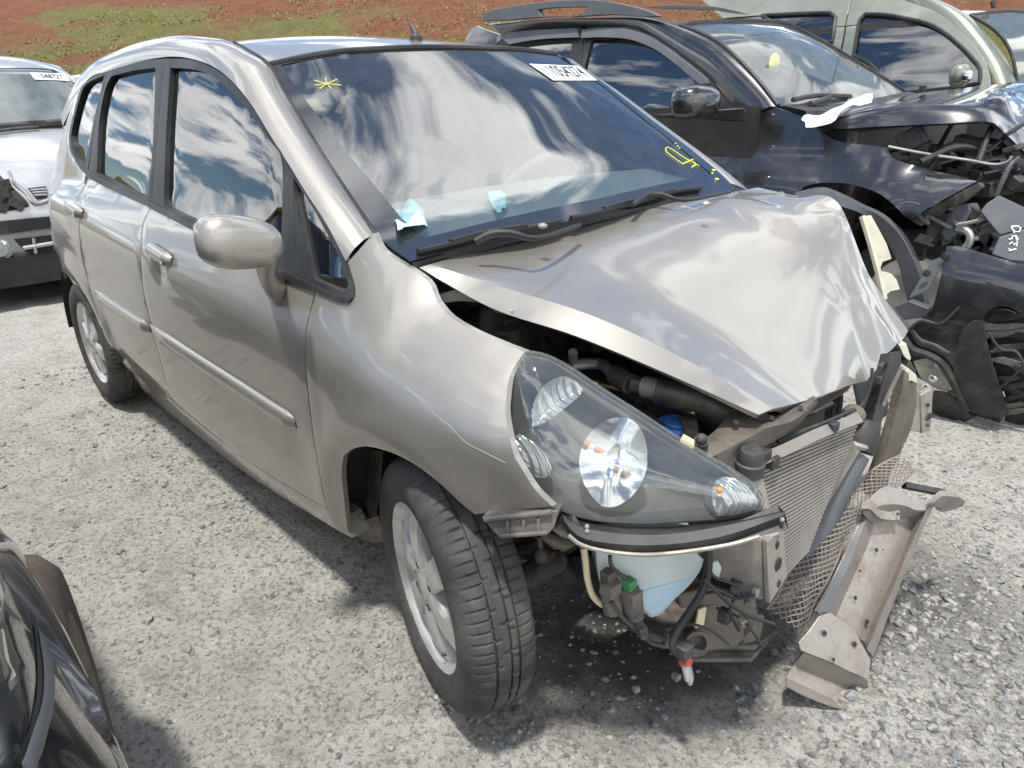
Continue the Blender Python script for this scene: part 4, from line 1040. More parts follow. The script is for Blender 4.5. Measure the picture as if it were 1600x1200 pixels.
# ------------------------------------------------------------------ engine bay seen through the gap
mb = MB()
mb.box((-.06, 0, .50), (.04, 1.06, .66)); mb.box((.16, .05, .42), (.36, .7, .46)); mb.box((.24, -.12, .60), (.18, .3, .16)); mb.box((.22, .40, .55), (.26, .26, .24))
eng = mb.done('engine', MT['iron'], FIT, bevel=.02)
mb = MB()
for k in range(7): mb.box((.10+.03*k, -.05+.02*sin(k*3), .68+.01*cos(k*5)), (.02, .22, .05))
for k in range(5): mb.tube([(.04+.05*k, -.32, .70+.01*k), (.07+.05*k, -.1, .74), (.05+.04*k, .2, .72)], .012, 8, sm=4)
mb.done('intake_runner', MT['cable'], eng)
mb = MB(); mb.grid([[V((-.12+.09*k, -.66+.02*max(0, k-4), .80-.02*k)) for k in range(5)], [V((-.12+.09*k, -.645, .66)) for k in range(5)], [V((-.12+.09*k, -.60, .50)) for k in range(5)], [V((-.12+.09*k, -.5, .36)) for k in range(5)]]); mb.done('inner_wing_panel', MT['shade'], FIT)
def eb(px, py, z): return at(px, py, z=z)
mb = MB(); mb.lathe([(.062, 0), (.062, .014), (.045, .018), (.02, .02), (.012, .022), (.012, .05), (.001, .05)], eb(776, 497, .775), (.05, .08, 1), 24); mb.lathe([(.085, -.05), (.078, -.01), (.066, 0)], eb(776, 497, .775), (.05, .08, 1), 24); mb.done('strut_mount', MT['iron'], FIT)
mb = MB(); mb.sheet([[eb(*p) for p in r] for r in ([(683, 462, .87), (712, 452, .88), (745, 462, .87), (775, 478, .86), (800, 487, .855)], [(690, 474, .85), (718, 470, .86), (748, 472, .85), (776, 488, .845), (806, 494, .84)])], .004); hg = mb.done('bonnet_hinge', MT['silver_in'], FIT)
mb = MB(); mb.tube([eb(a, b, z) for a, b, z in [(878, 575, .70), (895, 570, .70), (935, 568, .70), (952, 578, .70), (965, 592, .69), (975, 597, .69)]], .013, 10, sm=4); ac = mb.done('air_pipe', MT['alu'], FIT)
mb = MB(); mb.tube([eb(895, 568, .70), eb(895, 560, .725), eb(895, 550, .745)], [.006, .010, .010], 8); mb.done('pipe_valve', MT['steel'], ac)
mb = MB(); mb.tube([eb(960, 585, .70), eb(985, 600, .695)], .022, 10); mb.tube([eb(984, 599, .695), eb(1006, 604, .69)], .018, 10); mb.done('pipe_sleeve', MT['cable'], ac)
mb = MB()
for k in range(5): mb.lathe([(.017, 0), (.022, .003), (.022, .008), (.017, .011)], eb(1004+5*k, 603+1.2*k, .69), eb(1030, 609, .69)-eb(1004, 603, .69), 14)
mb.done('pipe_ferrule', MT['steel'], ac)
mb = MB(); mb.tube([eb(a, b, z) for a, b, z in [(1026, 610, .69), (1060, 617, .685), (1095, 625, .67), (1120, 640, .65), (1130, 662, .60), (1128, 690, .52)]], .030, 12, sm=5); mb.done('coolant_hose', MT['cable'], FIT)
mb = MB(); mb.tube([eb(a, b, z) for a, b, z in [(928, 600, .66), (975, 609, .66), (1010, 620, .66), (1050, 632, .655), (1086, 645, .65)]], .0055, 8); mb.ball(eb(932, 600, .66), .010, 8, 6); rod = mb.done('brass_line', MT['brass'], FIT)
mb = MB(); mb.tube([eb(978, 611, .66), eb(1012, 621, .66)], .015, 8); mb.done('line_sleeve', MT['cable'], rod)
mb = MB(); mb.tube([eb(a, b, .60) for a, b in [(985, 634, ), (995, 625), (1007, 630), (1008, 645)]], .005, 6, sm=5); mb.tube([eb(a, b, .64) for a, b in [(920, 530), (922, 555), (940, 570)]], .008, 6, sm=5); mb.done('thin_hose', MT['cable'], FIT)
mb = MB(); c = eb(1056, 668, .60); mb.lathe([(.001, .014), (.036, .013), (.042, .006), (.043, -.008), (.036, -.012), (.03, -.05)], c, (.1, -.05, 1), 24); fc = mb.done('filler_cap', MT['blue'], FIT)
mb = MB(); mb.lathe([(.022, .0145), (.024, .0165), (.026, .0145)], c, (.1, -.05, 1), 20); mb.done('cap_ring', MT['blue'], fc)
mb = MB(); mb.prism([eb(a, b, .62) for a, b in [(1060, 645), (1088, 648), (1092, 675), (1070, 672)]], V((0, 0, -.05))); mb.done('small_bracket', MT['rust'], FIT)

# ------------------------------------------------------------------ expanded metal grille
gA = [(1198, 952), (1226, 905), (1258, 858), (1290, 812), (1322, 772), (1352, 742), (1385, 722), (1405, 712)]
gB = [(1252, 990), (1276, 938), (1298, 892), (1322, 846), (1348, 806), (1376, 776), (1404, 758), (1430, 736)]
gp = Plane((.60, .0, .25), (1, -.42, .45))
LA = resample(catmull([gp.hit(a, b, -.02) for a, b in gA], 6), 61); LB = resample(catmull([gp.hit(a, b, .0) for a, b in gB], 6), 61)
def gpt(u, v):
    i = min(59.999, max(0, u*60)); k = int(i); f = i-k; a = LA[k].lerp(LA[k+1], f); b = LB[k].lerp(LB[k+1], f)
    return a.lerp(b, v)+gp.n*(.010*sin(pi*v)+.012*fbm((u*5, v*2, 0), 2))
mb = MB(); NUc, NVc = 30, 6
for i in range(-NVc, NUc+1):
    for dr in (1, -1):
        pts = []
        for k in range(NVc+1):
            u = (i+k)/NUc if dr > 0 else (i+NVc-k)/NUc
            if 0 <= u <= 1: pts.append(gpt(u+.006*fbm((i*.7, k*.6, dr), 2), k/NVc))
        if len(pts) > 1: mb.tube(pts, .0017, 4, cap=False)
for v in (0, 1): mb.tube([gpt(k/40, v) for k in range(41)], .0025, 4)
mb.done('mesh_grille', MT['mesh'], FIT, kind='stuff', weld=False)

# ------------------------------------------------------------------ wheels
def wheel(c, ax, steer_back=.0, seed=0):
    """c: centre of the outer rim face; ax: outward axle direction; 175/65 R14"""
    c = V(c); ax = V(ax).normalized(); up = V((0, 0, 1)); R = .289; n = 480
    mb = MB(); mb.lathe([(.02, -.045), (.11, -.045), (.112, -.12), (.02, -.12)], c, ax, 32); mb.tube([c-ax*.20, c-ax*.10], .05, 12); w = mb.done('wheel', MT['iron'], FIT, loc=c)
    def g(v):  # tread profile across the width
        return v
    P = [(.178, -.012), (.186, .006), (.200, .013), (.232, .017), (.255, .014), (.272, .004), (.2815, -.008)]
    W0 = .162; hh = [-.020, -.038, -.0385, -.0455, -.046, -.062, -.080, -.0805, -.0875, -.088, -.104, -.1045, -.1115, -.112, -.130, -.150]
    RS = .975; rr = [.2862, .2878, .2810, .2810, .2880, .2888, .2888, .2815, .2815, .2888, .2884, .2812, .2812, .2880, .2868, .2830]
    P += list(zip(rr, hh))+[(.272, -.165), (.24, -.176), (.2, -.17), (.178, -.155)]
    P = [(r if r < .2 else .2+(r-.2)*.915, h if h > -.02 else -.02+(h+.02)*.72) for r, h in P]; HQ = lambda h: h if h > -.02 else -.02+(h+.02)/.72
    nP = len(P)
    def rf(k, j):
        h = HQ(P[k][1]); r = P[k][0]
        if r < .2725: return 0
        q = j % 6
        if h > -.039 : return -.005 if q == 0 else 0
        if h < -.112: return -.005 if q == 3 else 0
        if -.0885 < h < -.0455 and abs(h+.067) > .006: return -.005 if (j % 16) in ((3, 4) if h > -.067 else (11, 12)) else 0
        if -.1045 < h < -.0885: return -.005 if (j % 16) in (7, 8) else 0
        return 0
    mb.__init__(); mb.lathe(P, c, ax, n, up, rf); mb.done('tyre', MT['rubber'], w, weld=False, sharp=34, loc=c)
    mb.__init__(); mb.lathe([(.186, -.150), (.165, -.14), (.158, -.03), (.172, -.010), (.186, -.004), (.190, .002), (.186, .005), (.176, -.004), (.168, -.02), (.160, -.05)], c, ax, 72, up)
    u = up; u = (u-ax*u.dot(ax)).normalized(); s = ax.cross(u); ns = 6
    def pt(r, a, h): return c+(u*cos(a)+s*sin(a))*r+ax*h
    for k in range(ns):
        a0 = 2*pi*k/ns+.26; rows = []
        for t in range(9):
            f = t/8; r = .045+f*.125; hw = (.30*(1-f)**1.4+.125+.05*f*f)*(.05/r if r < .05 else 1); hw = min(hw, .5); h = -.002-.012*f+.008*sin(pi*f)
            hw = (.036-.006*sin(pi*f)+.010*f)/r*.92
            rows.append([pt(r, a0-hw, h-.03), pt(r, a0-hw, h-.004), pt(r, a0-hw*.75, h+.003), pt(r, a0, h+.006-.006*f), pt(r, a0+hw*.75, h+.003), pt(r, a0+hw, h-.004), pt(r, a0+hw, h-.03)])
        mb.grid(rows)
    mb.lathe([(.062, -.03), (.060, -.004), (.052, .002), (.033, .003), (.032, .000)], c, ax, 36, up)
    mb.done('rim', MT['alloy'], w, sharp=40, loc=c)
    mb.__init__(); mb.lathe([(.031, -.004), (.031, .003), (.026, .0055), (.001, .006)], c, ax, 28, up); mb.done('hub_cap', MT['alloy'], w, loc=c)
    for k in range(4):
        mb.__init__(); a = 2*pi*k/4+.5; mb.lathe([(.010, -.01), (.010, .003), (.004, .004), (.001, .004)], pt(.047, a, .0), ax, 6, up); mb.done('wheel_nut', MT['iron'], w)
    mb.__init__(); a = 3.6; mb.tube([pt(.155, a, -.03), pt(.150, a, .0)], [.005, .004], 6); mb.done('valve', MT['plastic'], w)
    return w
st = radians(16)
wheel((.030, -.790, .281), (-sin(st), -cos(st), -.035))
wheel((-2.45, -.785, .287), (0, -1, -.015))
wheel((.0, .79, .287), (sin(st), cos(st), 0)); wheel((-2.45, .785, .287), (0, 1, 0))
# wheel wells, floor pan and suspension
for cx in (0, -2.45):
    for sd in (-1, 1):
        mb = MB(); rows = []
        for k in range(15):
            a = (pi*k/14 if cx or sd > 0 else radians(50)+radians(130)*k/14); rows.append([V((cx+cos(a)*.375, sd*.80 if False else sd*yy, .285+sin(a)*.375)) for yy in (.795 if cx else .78, .55)])
        mb.grid(rows); mb.done('wheel_liner', MT['shade'], FIT)
mb = MB(); mb.box((-1.65, 0, .20), (2.6, 1.40, .05)); mb.box((-1.35, 0, .33), (1.65, 1.46, .22)); mb.box((.2, 0, .23), (.5, .5, .08)); mb.box((-2.75, 0, .45), (.5, 1.35, .4)); mb.box((-2.35, 0, .5), (.35, 1.05, .5)); mb.done('floor_pan', MT['shade'], FIT)
mb = MB()
mb.sheet([[at(a, b, y=yy) for a, b, yy in r] for r in ([(540, 722, -.70), (545, 770, -.70), (552, 812, -.70)], [(572, 700, -.66), (570, 760, -.66), (566, 820, -.66)], [(596, 706, -.70), (592, 760, -.69), (586, 812, -.69)])], .004)
mb.sheet([[at(a, b, y=-.735) for a, b in [(548, 800), (572, 812), (590, 806)]], [at(a, b, y=-.72) for a, b in [(556, 836), (580, 848), (606, 846)]]], .006)
mb.done('wing_stay', MT['rust'], FIT, sharp=30)
for a, b in ((541, 778), (548, 826), (566, 806)):
    mb = MB(); mb.ball(at(a, b, y=-.745), .008, 8, 6); mb.done('stay_bolt', MT['rust'], FIT)
mb = MB(); mb.tube([(.02, -.62, .3), (.03, -.60, .55), (.02, -.58, .78)], [.03, .035, .05], 12); mb.tube([at(815, 905, y=-.62), at(870, 880, y=-.56), at(905, 905, y=-.45)], .03, 10); mb.tube([at(800, 860, y=-.60), at(842, 852, y=-.6), at(862, 870, y=-.6)], .014, 8); mb.tube([at(842, 838, y=-.66), at(846, 865, y=-.66)], .006, 6); mb.ball(at(846, 868, y=-.66), .018, 10, 6)
mb.box((-.02, 0, .22), (.30, .95, .07)); mb.done('suspension', MT['iron'], FIT)

# ------------------------------------------------------------------ door mirror
mc = at(372, 378, y=-.955)
Rm = Matrix.Rotation(radians(10), 3, 'Z') @ Matrix.Rotation(radians(-4), 3, 'X')
mb = MB(); rows = []
for i in range(19):
    f = i/18*2-1; y = f*.088                       # along the car's width, outer end at -1
    s = (1-abs(f)**3.2)**.42; tall = .051*(1-.12*f*f)*s*(1+.10*-f); deep = .052*s
    r_ = []
    for k in range(28):
        a = 2*pi*k/28; ca = cos(a); sa = sin(a); e = .72
        xx = math.copysign(abs(ca)**e, ca)*deep; zz = math.copysign(abs(sa)**e, sa)*tall
        if xx < 0: xx *= .55
        r_.append(mc+Rm @ V((xx, y, zz-.010*f)))
    rows.append(r_)
mb.grid(rows, close=True); mir = mb.done('door_mirror', sil, FIT, sharp=60)
mb = MB(); mb.prism([mc+Rm @ V((-.034, a*.080, b*.055)) for a, b in [(-.75, -.5), (-.6, -.7), (.6, -.7), (.75, -.5), (.75, .5), (.6, .7), (-.6, .7), (-.75, .5)]], Rm @ V((.012, 0, 0))); mb.done('mirror_glass', MT['chrome'], mir)
base = [surf_hit(a, b, fit_y) for a, b in [(424, 418), (440, 424), (449, 440), (446, 462), (435, 483), (424, 476), (416, 452), (412, 430)]]
bc = mc+Rm @ V((.0, .062, -.030))
topl = [bc+Rm @ V((.032*cos(a), .030*sin(a), -.012)) for a in [radians(q) for q in (60, 15, -30, -75, -120, -165, 150, 105)]]
midl = [a.lerp(b, .45)+V((0, -.012, -.006)) for a, b in zip(topl, base)]
mb = MB(); mb.grid([[p+V((0, 0, .03)) for p in topl], topl, midl, base], close=True); mb.done('mirror_foot', sil, mir, sharp=60, sub=1)

# ------------------------------------------------------------------ cabin
mb = MB()
cwl = [WS[20][j] for j in range(25)]
D1 = [p+V((-.02, 0, -.012)) for p in cwl]; D2 = [V((p.x-.30, p.y*.98, p.z+.03)) for p in cwl]; D3 = [V((p.x-.50, p.y*.96, p.z+.01)) for p in cwl]; D4 = [V((p.x-.56, p.y*.96, p.z-.22)) for p in cwl]
mb.grid([D1, D2, D3, D4]); mb.done('dashboard', MT['dash'], FIT, sharp=60)
mb = MB()
for k in range(24):
    a = D1[3].lerp(D1[21], k/23)+V((-.035, 0, .012)); mb.box(a, (.02, .008, .004))
mb.done('demister_vent', MT['shade'], FIT, kind='stuff')
mb = MB(); wc = V((-.78, .36, .93)); wa = V((-.75, 0, .62)).normalized(); wu = V((0, 1, 0)); wv = wa.cross(wu)
mb.tube([wc+(wu*cos(2*pi*k/40)+wv*sin(2*pi*k/40))*.185 for k in range(41)], .015, 8, cap=False); mb.ball(wc-wa*.03, .07, 12, 8, e=(.6, 1, .8))
for a in (0, 2.6, 3.7): mb.tube([wc-wa*.03, wc+(wu*cos(a)+wv*sin(a))*.18], .014, 6)
mb.tube([wc-wa*.03, wc-wa*.25], .03, 8); mb.done('steering_wheel', MT['interior'], FIT)
for sd in (-1, 1):
    s_ = MB(); s_.ball((-1.05, sd*.36, .55), .27, 16, 10, e=(1, .95, .32), pw=.6); s_.ball((-1.33, sd*.36, .86), .27, 16, 10, e=(.33, .88, 1.35), pw=.6, R=Matrix.Rotation(radians(-14), 3, 'Y')); se = s_.done('seat', MT['seat'], FIT, sharp=60)
    s_ = MB(); s_.ball((-1.42, sd*.36, 1.24), .13, 12, 8, e=(.45, 1, .65), pw=.6, R=Matrix.Rotation(radians(-14), 3, 'Y')); s_.done('headrest', MT['seat'], se, sharp=60)
mb = MB(); mb.ball((-2.15, 0, .78), .62, 16, 10, e=(.22, 1, .75), pw=.5); mb.box((-1.95, 0, .5), (.5, 1.2, .25)); mb.done('rear_bench', MT['seat'], FIT, sharp=60)
mb = MB(); mb.grid([[V((-.95-.16*i, (-.50+.1*j), 1.36+.06*sin(pi*i/10)-.05*abs(j/5-1)**2)) for j in range(11)] for i in range(11)]); mb.done('headliner', MT['interior'], FIT)
mb = MB(); mb.ball(ws_pt(.5, .12, -.05)+V((-.02, 0, -.02)), .05, 12, 8, e=(.35, 2.2, .8)); mb.done('inner_mirror', MT['plastic'], FIT)
# a sheet and two cloths left on the dashboard
def crumple(name, pxs, z, label, matn, cat, lift=.03, seed=0, n=10, grp=None):
    c = [at(a, b, z=z) for a, b in pxs]; rows = []
    for i in range(n+1):
        r = []
        for j in range(n+1):
            p = c[0].lerp(c[1], j/n).lerp(c[3].lerp(c[2], j/n), i/n); k = 4*(i/n)*(1-i/n)
            r.append(p+V((.008*fbm((i*.5+seed, j*.5, 2), 2), .008*fbm((i*.5, j*.5+seed, 5), 2), lift*(.3+.7*k)*(.6+.6*fbm((i*.22+seed, j*.22, seed), 2)))))
        rows.append(r)
    mb = MB(); mb.sheet(rows, .0015); o = mb.done(name, MT[matn], None, sharp=30, label=label, cat=cat)
    return tag(o, group=grp)
crumple('cloth_mask', [(613, 340), (652, 325), (668, 356), (622, 365)], .985, 'crumpled light blue cloth near the passenger side corner of the hatchback windscreen', 'mask', 'face mask', .045, 1, grp='light blue cloths on the dashboard')
crumple('cloth_mask', [(757, 306), (795, 302), (790, 328), (776, 336)], .99, 'small smooth light blue cloth folded to a point in the middle of the hatchback dashboard', 'mask', 'face mask', .03, 4, grp='light blue cloths on the dashboard')

# loose wiring and clips hanging in the open nose
rnd = random.Random(21)
for pts, r in (([(1100, 868), (1115, 900), (1150, 915), (1170, 940)], .003), ([(1090, 930), (1120, 925), (1150, 935), (1180, 930)], .003), ([(1040, 985), (1075, 975), (1110, 985), (1140, 1008)], .003), ([(1145, 905), (1150, 930), (1140, 955), (1155, 985)], .0035), ([(1120, 950), (1150, 962), (1175, 985), (1190, 1010)], .003), ([(955, 940), (975, 968), (1000, 985), (1040, 1000)], .004), ([(1000, 985), (1020, 1005), (1060, 1012), (1100, 1020)], .005)):
    mb = MB(); mb.tube([tk.hit(a, b, .035+.02*rnd.random()) for a, b in pts], r, 6, sm=5); mb.done('loose_wire', MT['cable'], FIT)
for a, b, sx_, mt in ((1150, 918, .02, 'plastic'), (1172, 938, .018, 'plastic_dusty'), (1132, 962, .022, 'plastic'), (1180, 925, .014, 'steel'), (1045, 1000, .02, 'plastic_dusty'), (1160, 972, .016, 'rail'), (1003, 985, .022, 'plastic_dusty')):
    mb = MB(); mb.box(tk.hit(a, b, .04), (sx_, sx_*.8, sx_*1.3), Matrix.Rotation(rnd.uniform(-.6, .6), 3, 'X') @ Matrix.Rotation(rnd.uniform(-.6, .6), 3, 'Z')); mb.done('wire_clip', MT[mt], FIT, bevel=.003)
for pts, z, r in (([(905, 520), (935, 548), (980, 560), (1010, 585)], .66, .006), ([(1000, 560), (1040, 585), (1080, 600), (1105, 612)], .68, .007), ([(930, 640), (960, 625), (1000, 640), (1040, 665)], .62, .004), ([(1085, 655), (1110, 668), (1140, 672), (1165, 660)], .60, .005), ([(800, 512), (840, 520), (870, 545), (890, 572)], .72, .007), ([(1215, 690), (1250, 675), (1290, 660), (1335, 640)], .585, .005), ([(1190, 640), (1225, 650), (1262, 648), (1300, 630)], .60, .006)):
    mb = MB(); mb.tube([at(a, b, z=z+.012*rnd.uniform(-1, 1)) for a, b in pts], r, 6, sm=5); mb.done('loose_wire', MT['cable'], FIT)
# ------------------------------------------------------------------ fallen bumper beam
Pb = Plane((.66, -.2, .03), (.8, -.35, .48))
cl = [[(1349, 803), (1324, 855), (1298, 908), (1273, 955)], [(1355, 806), (1337, 855), (1316, 905), (1296, 957)], [(1368, 815), (1352, 860), (1328, 915), (1304, 968)], [(1432, 803), (1408, 870), (1380, 935), (1350, 1003)], [(1447, 797), (1425, 850), (1390, 930), (1354, 1014)], [(1462, 781), (1441, 832), (1402, 925), (1364, 1026)]]
of_ = [-.004, .004, -.026, -.026, .008, -.010]
beam = thing('bumper_beam', 'bent beige steel bumper beam leaning from the ground against the wrecked front', 'bumper beam', (.66, -.1, 0))
mb = MB(); R = [resample(catmull([Pb.hit(a, b, o) for a, b in c_], 8), 26) for c_, o in zip(cl, of_)]
for i, r in enumerate(R):
    for j, p in enumerate(r): r[j] = p+Pb.n*(.003*fbm((p.x*14+i, p.y*14, 0), 2))
def between(a, b): return [p.lerp(q, .12) for p, q in zip(a, b)]
R2 = [R[0], R[1], between(R[1], R[2]), [p.lerp(q, .85) for p, q in zip(R[1], R[2])], R[2], between(R[2], R[3]), [p.lerp(q, .5)+Pb.n*.004 for p, q in zip(R[2], R[3])], [p.lerp(q, .9) for p, q in zip(R[2], R[3])], R[3], [p.lerp(q, .8) for p, q in zip(R[3], R[4])], R[4], [p.lerp(q, .2) for p, q in zip(R[4], R[5])], R[5]]
mb.sheet(R2, .0035); mb.done('channel', MT['beam'], beam, sharp=28)
mb = MB(); mb.sheet([[p+Pb.n*.004 for p in R[0]], [p.lerp(q, .9)+Pb.n*.004 for p, q in zip(R[0], R[1])]], .003); mb.done('dark_flange', MT['flare'], beam)
def plate(name, px, off, th, mt, bev=.002, st=None, plane=Pb):
    mb = MB(); mb.prism([plane.hit(a, b, off) for a, b in (smooth_outline(px, st) if st else px)], plane.n*-th); return mb.done(name, MT[mt], beam, bevel=bev, sharp=30)
mb = MB(); T = [[(1345, 792), (1376, 763), (1396, 761), (1414, 769), (1418, 778), (1450, 782)], [(1349, 803), (1376, 790), (1400, 788), (1420, 792), (1430, 797), (1446, 797)], [(1362, 818), (1380, 815), (1400, 812), (1415, 810), (1425, 808), (1433, 806)]]
mb.sheet([resample(catmull([Pb.hit(a, b, o) for a, b in r], 4), 16) for r, o in zip(T, (.012, .020, -.012))], .003); mb.done('end_plate', MT['beam'], beam, sharp=30)
strap = [[(1347, 783), (1362, 782), (1376, 794), (1388, 800), (1405, 797)], [(1345, 795), (1360, 796), (1374, 809), (1388, 812), (1406, 812)]]
mb = MB(); mb.sheet([resample(catmull([Pb.hit(a, b, o) for (a, b), o in zip(r, (.030, .030, .012, .008, .010))], 4), 16) for r in strap], .006); mb.done('strap_bracket', MT['rail'], beam, sharp=40)
tipr = [[(1441, 797), (1452, 782), (1468, 767), (1480, 768), (1489, 771)], [(1449, 790), (1458, 786), (1472, 775), (1488, 776), (1500, 778)], [(1462, 792), (1470, 794), (1482, 792), (1494, 790), (1508, 783)], [(1463, 796), (1472, 800), (1484, 798), (1496, 794), (1505, 790)]]
mb = MB(); mb.sheet([resample(catmull([Pb.hit(a, b, o) for a, b in r], 4), 14) for r, o in zip(tipr, (.010, .022, -.004, -.05))], .003); mb.done('curled_tip', MT['beam'], beam, sharp=40)
mb = MB(); mb.tube([Pb.hit(1412, 758, -.02), Pb.hit(1474, 770, -.02)], .010, 4); mb.done('back_bar', MT['plastic'], beam)
plate('lower_plate', [(1280, 963), (1298, 957), (1318, 972), (1336, 986), (1361, 1031), (1357, 1062), (1328, 1050), (1300, 1036), (1252, 1017), (1248, 1004), (1264, 986)], .016, .004, 'beam', .0015)
F1 = [[(1256, 1020), (1300, 1037), (1330, 1052), (1356, 1064)], [(1240, 1040), (1290, 1062), (1325, 1075), (1357, 1085)], [(1228, 1058), (1285, 1085), (1320, 1098), (1356, 1100)], [(1229, 1071), (1262, 1088), (1296, 1101), (1345, 1116)]]
mb = MB(); mb.sheet([resample(catmull([Pb.hit(a, b, o) for a, b in r], 5), 18) for r, o in zip(F1, (.008, -.030, -.020, .012))], .003); mb.done('folded_end', MT['beam'], beam, sharp=24)
for a, b, r in ((1368, 859, .005), (1378, 859, .002), (1342, 892, .003), (1334, 868, .003), (1335, 934, .005), (1353, 971, .006), (1287, 989, .006), (1334, 1006, .006), (1401, 803, .004), (1301, 1030, .004), (1413, 781, .004)):
    up = .0175 if b > 985 else (.016 if b > 781 and b < 805 else -.018)
    if b == 803: up = .014
    mb = MB(); c = Pb.hit(a, b, up); mb.lathe([(r, .003), (r*.8, .0045), (.0004, .0045)], c, Pb.n, 12); mb.done('bolt_hole', MT['shade'], beam)

# ------------------------------------------------------------------ generic pieces for the other cars
def poly_panel(name, px, sy, mt, par, off=0, th=.012, holes=(), grid=.08, gap=.002, hgap=0, step=9, sharp=40):
    return panel_mesh(px, sy, off=off, gap=gap, holes=holes, hgap=hgap, grid=grid, th=th, step=step).done(name, MT[mt], par, sharp=sharp)
def loft(name, mt, par, rows, **k):
    mb = MB(); mb.grid(rows); return mb.done(name, MT[mt], par, **k)
def simple_wheel(par, c, ax, R=.32, tyre='rubber', rim='alloy'):
    c = V(c); mb = MB(); mb.lathe([(R*.6, -.2), (R*.85, -.21), (R*.97, -.185), (R, -.15), (R, -.05), (R*.97, -.015), (R*.85, .006), (R*.66, .008), (R*.6, -.01)], c, ax, 64); t = mb.done('wheel', MT[tyre], par, loc=c)
    mb = MB(); mb.lathe([(R*.62, -.02), (R*.62, 0), (R*.57, -.012), (R*.4, -.03), (R*.2, -.012), (.001, -.01)], c, ax, 48); mb.done('rim', MT[rim], t, loc=c); return t
def px_rows(rows, th=None):
    """rows of (px, py, y) photo points -> rows of world points, rounded"""
    return [resample(catmull([at(a, b, y=y) for a, b, y in r], 6), 24) for r in rows]

# ------------------------------------------------------------------ black crashed SUV on the far side
SUV = thing('crashed_suv', 'black car with grey roof rails, its front torn open and bonnet buckled', 'car', (-1.2, 2.65, 0))
sp2 = lerpf([(.15, .10), (.35, .03), (.55, .004), (.72, 0), (.80, .012), (.88, .055), (.95, .115), (1.02, .165), (1.10, .185), (1.3, .225), (1.5, .285), (1.62, .34), (1.75, .43)])
def suv_y(x, z): return 1.75-.045*exp(-(x-.12)**2/.12-(z-.80)**2/.02)+sp2(z)+(.45*(x-.35)**2 if x > .35 else 0)-.05*exp(-((x+.16-.6*(1.0-z))**2/.02+(z-.99)**2/.006))+.03*exp(-((x-.02)**2/.015+(z-.93)**2/.004))-.03*exp(-(((x-.02)**2+(z-.36)**2)**.5-.44)**2/.004)
s_fr = [(1012, 52), (1037, 67), (1070, 92), (1106, 122), (1128, 150), (1150, 172), (1164, 190), (1060, 196), (900, 160), (908, 100), (914, 47), (981, 41)]
s_fg = [(925, 62), (981, 62), (1012, 72), (1044, 94), (1072, 114), (1100, 142), (1112, 166), (1070, 182), (905, 152), (914, 103)]
s_rr = [(787, 56), (797, 49), (850, 45), (906, 42), (914, 47), (908, 100), (900, 160), (800, 128), (740, 108), (768, 80)]
s_rg = [(800, 66), (825, 65), (895, 62), (890, 91), (880, 145), (800, 118), (775, 100)]
sdoor = poly_panel('front_door', [(1164, 190), (1164, 205), (1156, 230), (1149, 245), (1160, 300), (1160, 420), (1000, 420), (930, 250), (900, 160), (1060, 196)], suv_y, 'black_paint', SUV)
f1 = poly_panel('window_frame', s_fr, suv_y, 'trim', sdoor, .002, holes=[s_fg]); poly_panel('window_glass', s_fg, suv_y, 'g_dark', sdoor, -.012, .003, gap=-.005, sharp=60)
sdr = poly_panel('rear_door', [(900, 160), (930, 250), (1000, 420), (850, 330), (740, 200), (740, 108), (800, 128)], suv_y, 'black_paint', SUV)
f2 = poly_panel('window_frame', s_rr, suv_y, 'trim', sdr, .002, holes=[s_rg]); poly_panel('window_glass', s_rg, suv_y, 'g_dark', sdr, -.012, .003, gap=-.005, sharp=60)
poly_panel('window_visor', [(914, 46), (950, 43), (981, 44), (1012, 54), (1037, 69), (1070, 93), (1106, 122), (1110, 131), (1097, 132), (1060, 101), (1028, 78), (991, 63), (950, 59), (912, 60)], suv_y, 'flare', sdoor, .030, .03, grid=.04)
poly_panel('window_visor', [(787, 59), (798, 51), (850, 47), (906, 44), (909, 59), (860, 61), (825, 65), (800, 70)], suv_y, 'flare', sdr, .030, .03, grid=.04)
# quarter, roof side and pillar
hd2 = [at(1062, 41, y=2.12), at(1100, 36, y=2.32), at(1150, 34, y=2.62), at(1203, 34, y=2.95), at(1234, 39, y=3.15)]
wl2 = [at(1062, 41, y=2.12), at(1097, 54, y=2.09), at(1131, 73, y=2.05), at(1178, 119, y=2.0), at(1216, 166, y=1.95)]
outp = [surf_hit(a, b, suv_y) for a, b in [(787, 55), (850, 43), (906, 40), (981, 40), (1012, 50), (1040, 67), (1075, 92), (1108, 122), (1130, 150), (1155, 180), (1166, 192)]]
inp = [at(760, 38, y=2.14), at(830, 34, y=2.14), at(900, 31, y=2.14), at(985, 28, y=2.14), at(1030, 30, y=2.13)]+wl2[1:]
A = [p+V((-.008, .012, -.022)) for p in resample(catmull(outp, 6), 40)]; B = resample(catmull(inp, 6), 40)
mb = MB(); mb.grid([[a+V((0, .02, 0))]+[a.lerp(b, j/6)+V((.1, -.45, .6))*(.05*4*(j/6)*(1-j/6)) for j in range(7)]+[b-V((0, 0, .01))] for a, b in zip(A, B)]); mb.done('roof_pillar', MT['black_paint'], SUV, sharp=60)
poly_panel('quarter_panel', [(740, 108), (787, 56), (765, 48), (745, 40), (736, 46), (728, 60), (715, 100), (720, 220), (740, 220)], suv_y, 'black_paint', SUV)
H2 = resample(catmull(hd2, 6), 20)
loft('roof', 'black_paint', SUV, [[V((p.x+(-3.0-p.x)*t, p.y+.0*t, p.z+.05*sin(pi*min(1, .1+t*.8))-.02+.02*(1-t)-.12*max(0, t-.75)*4*.5)) for p in H2] for t in [i/16 for i in range(17)]], sharp=80)
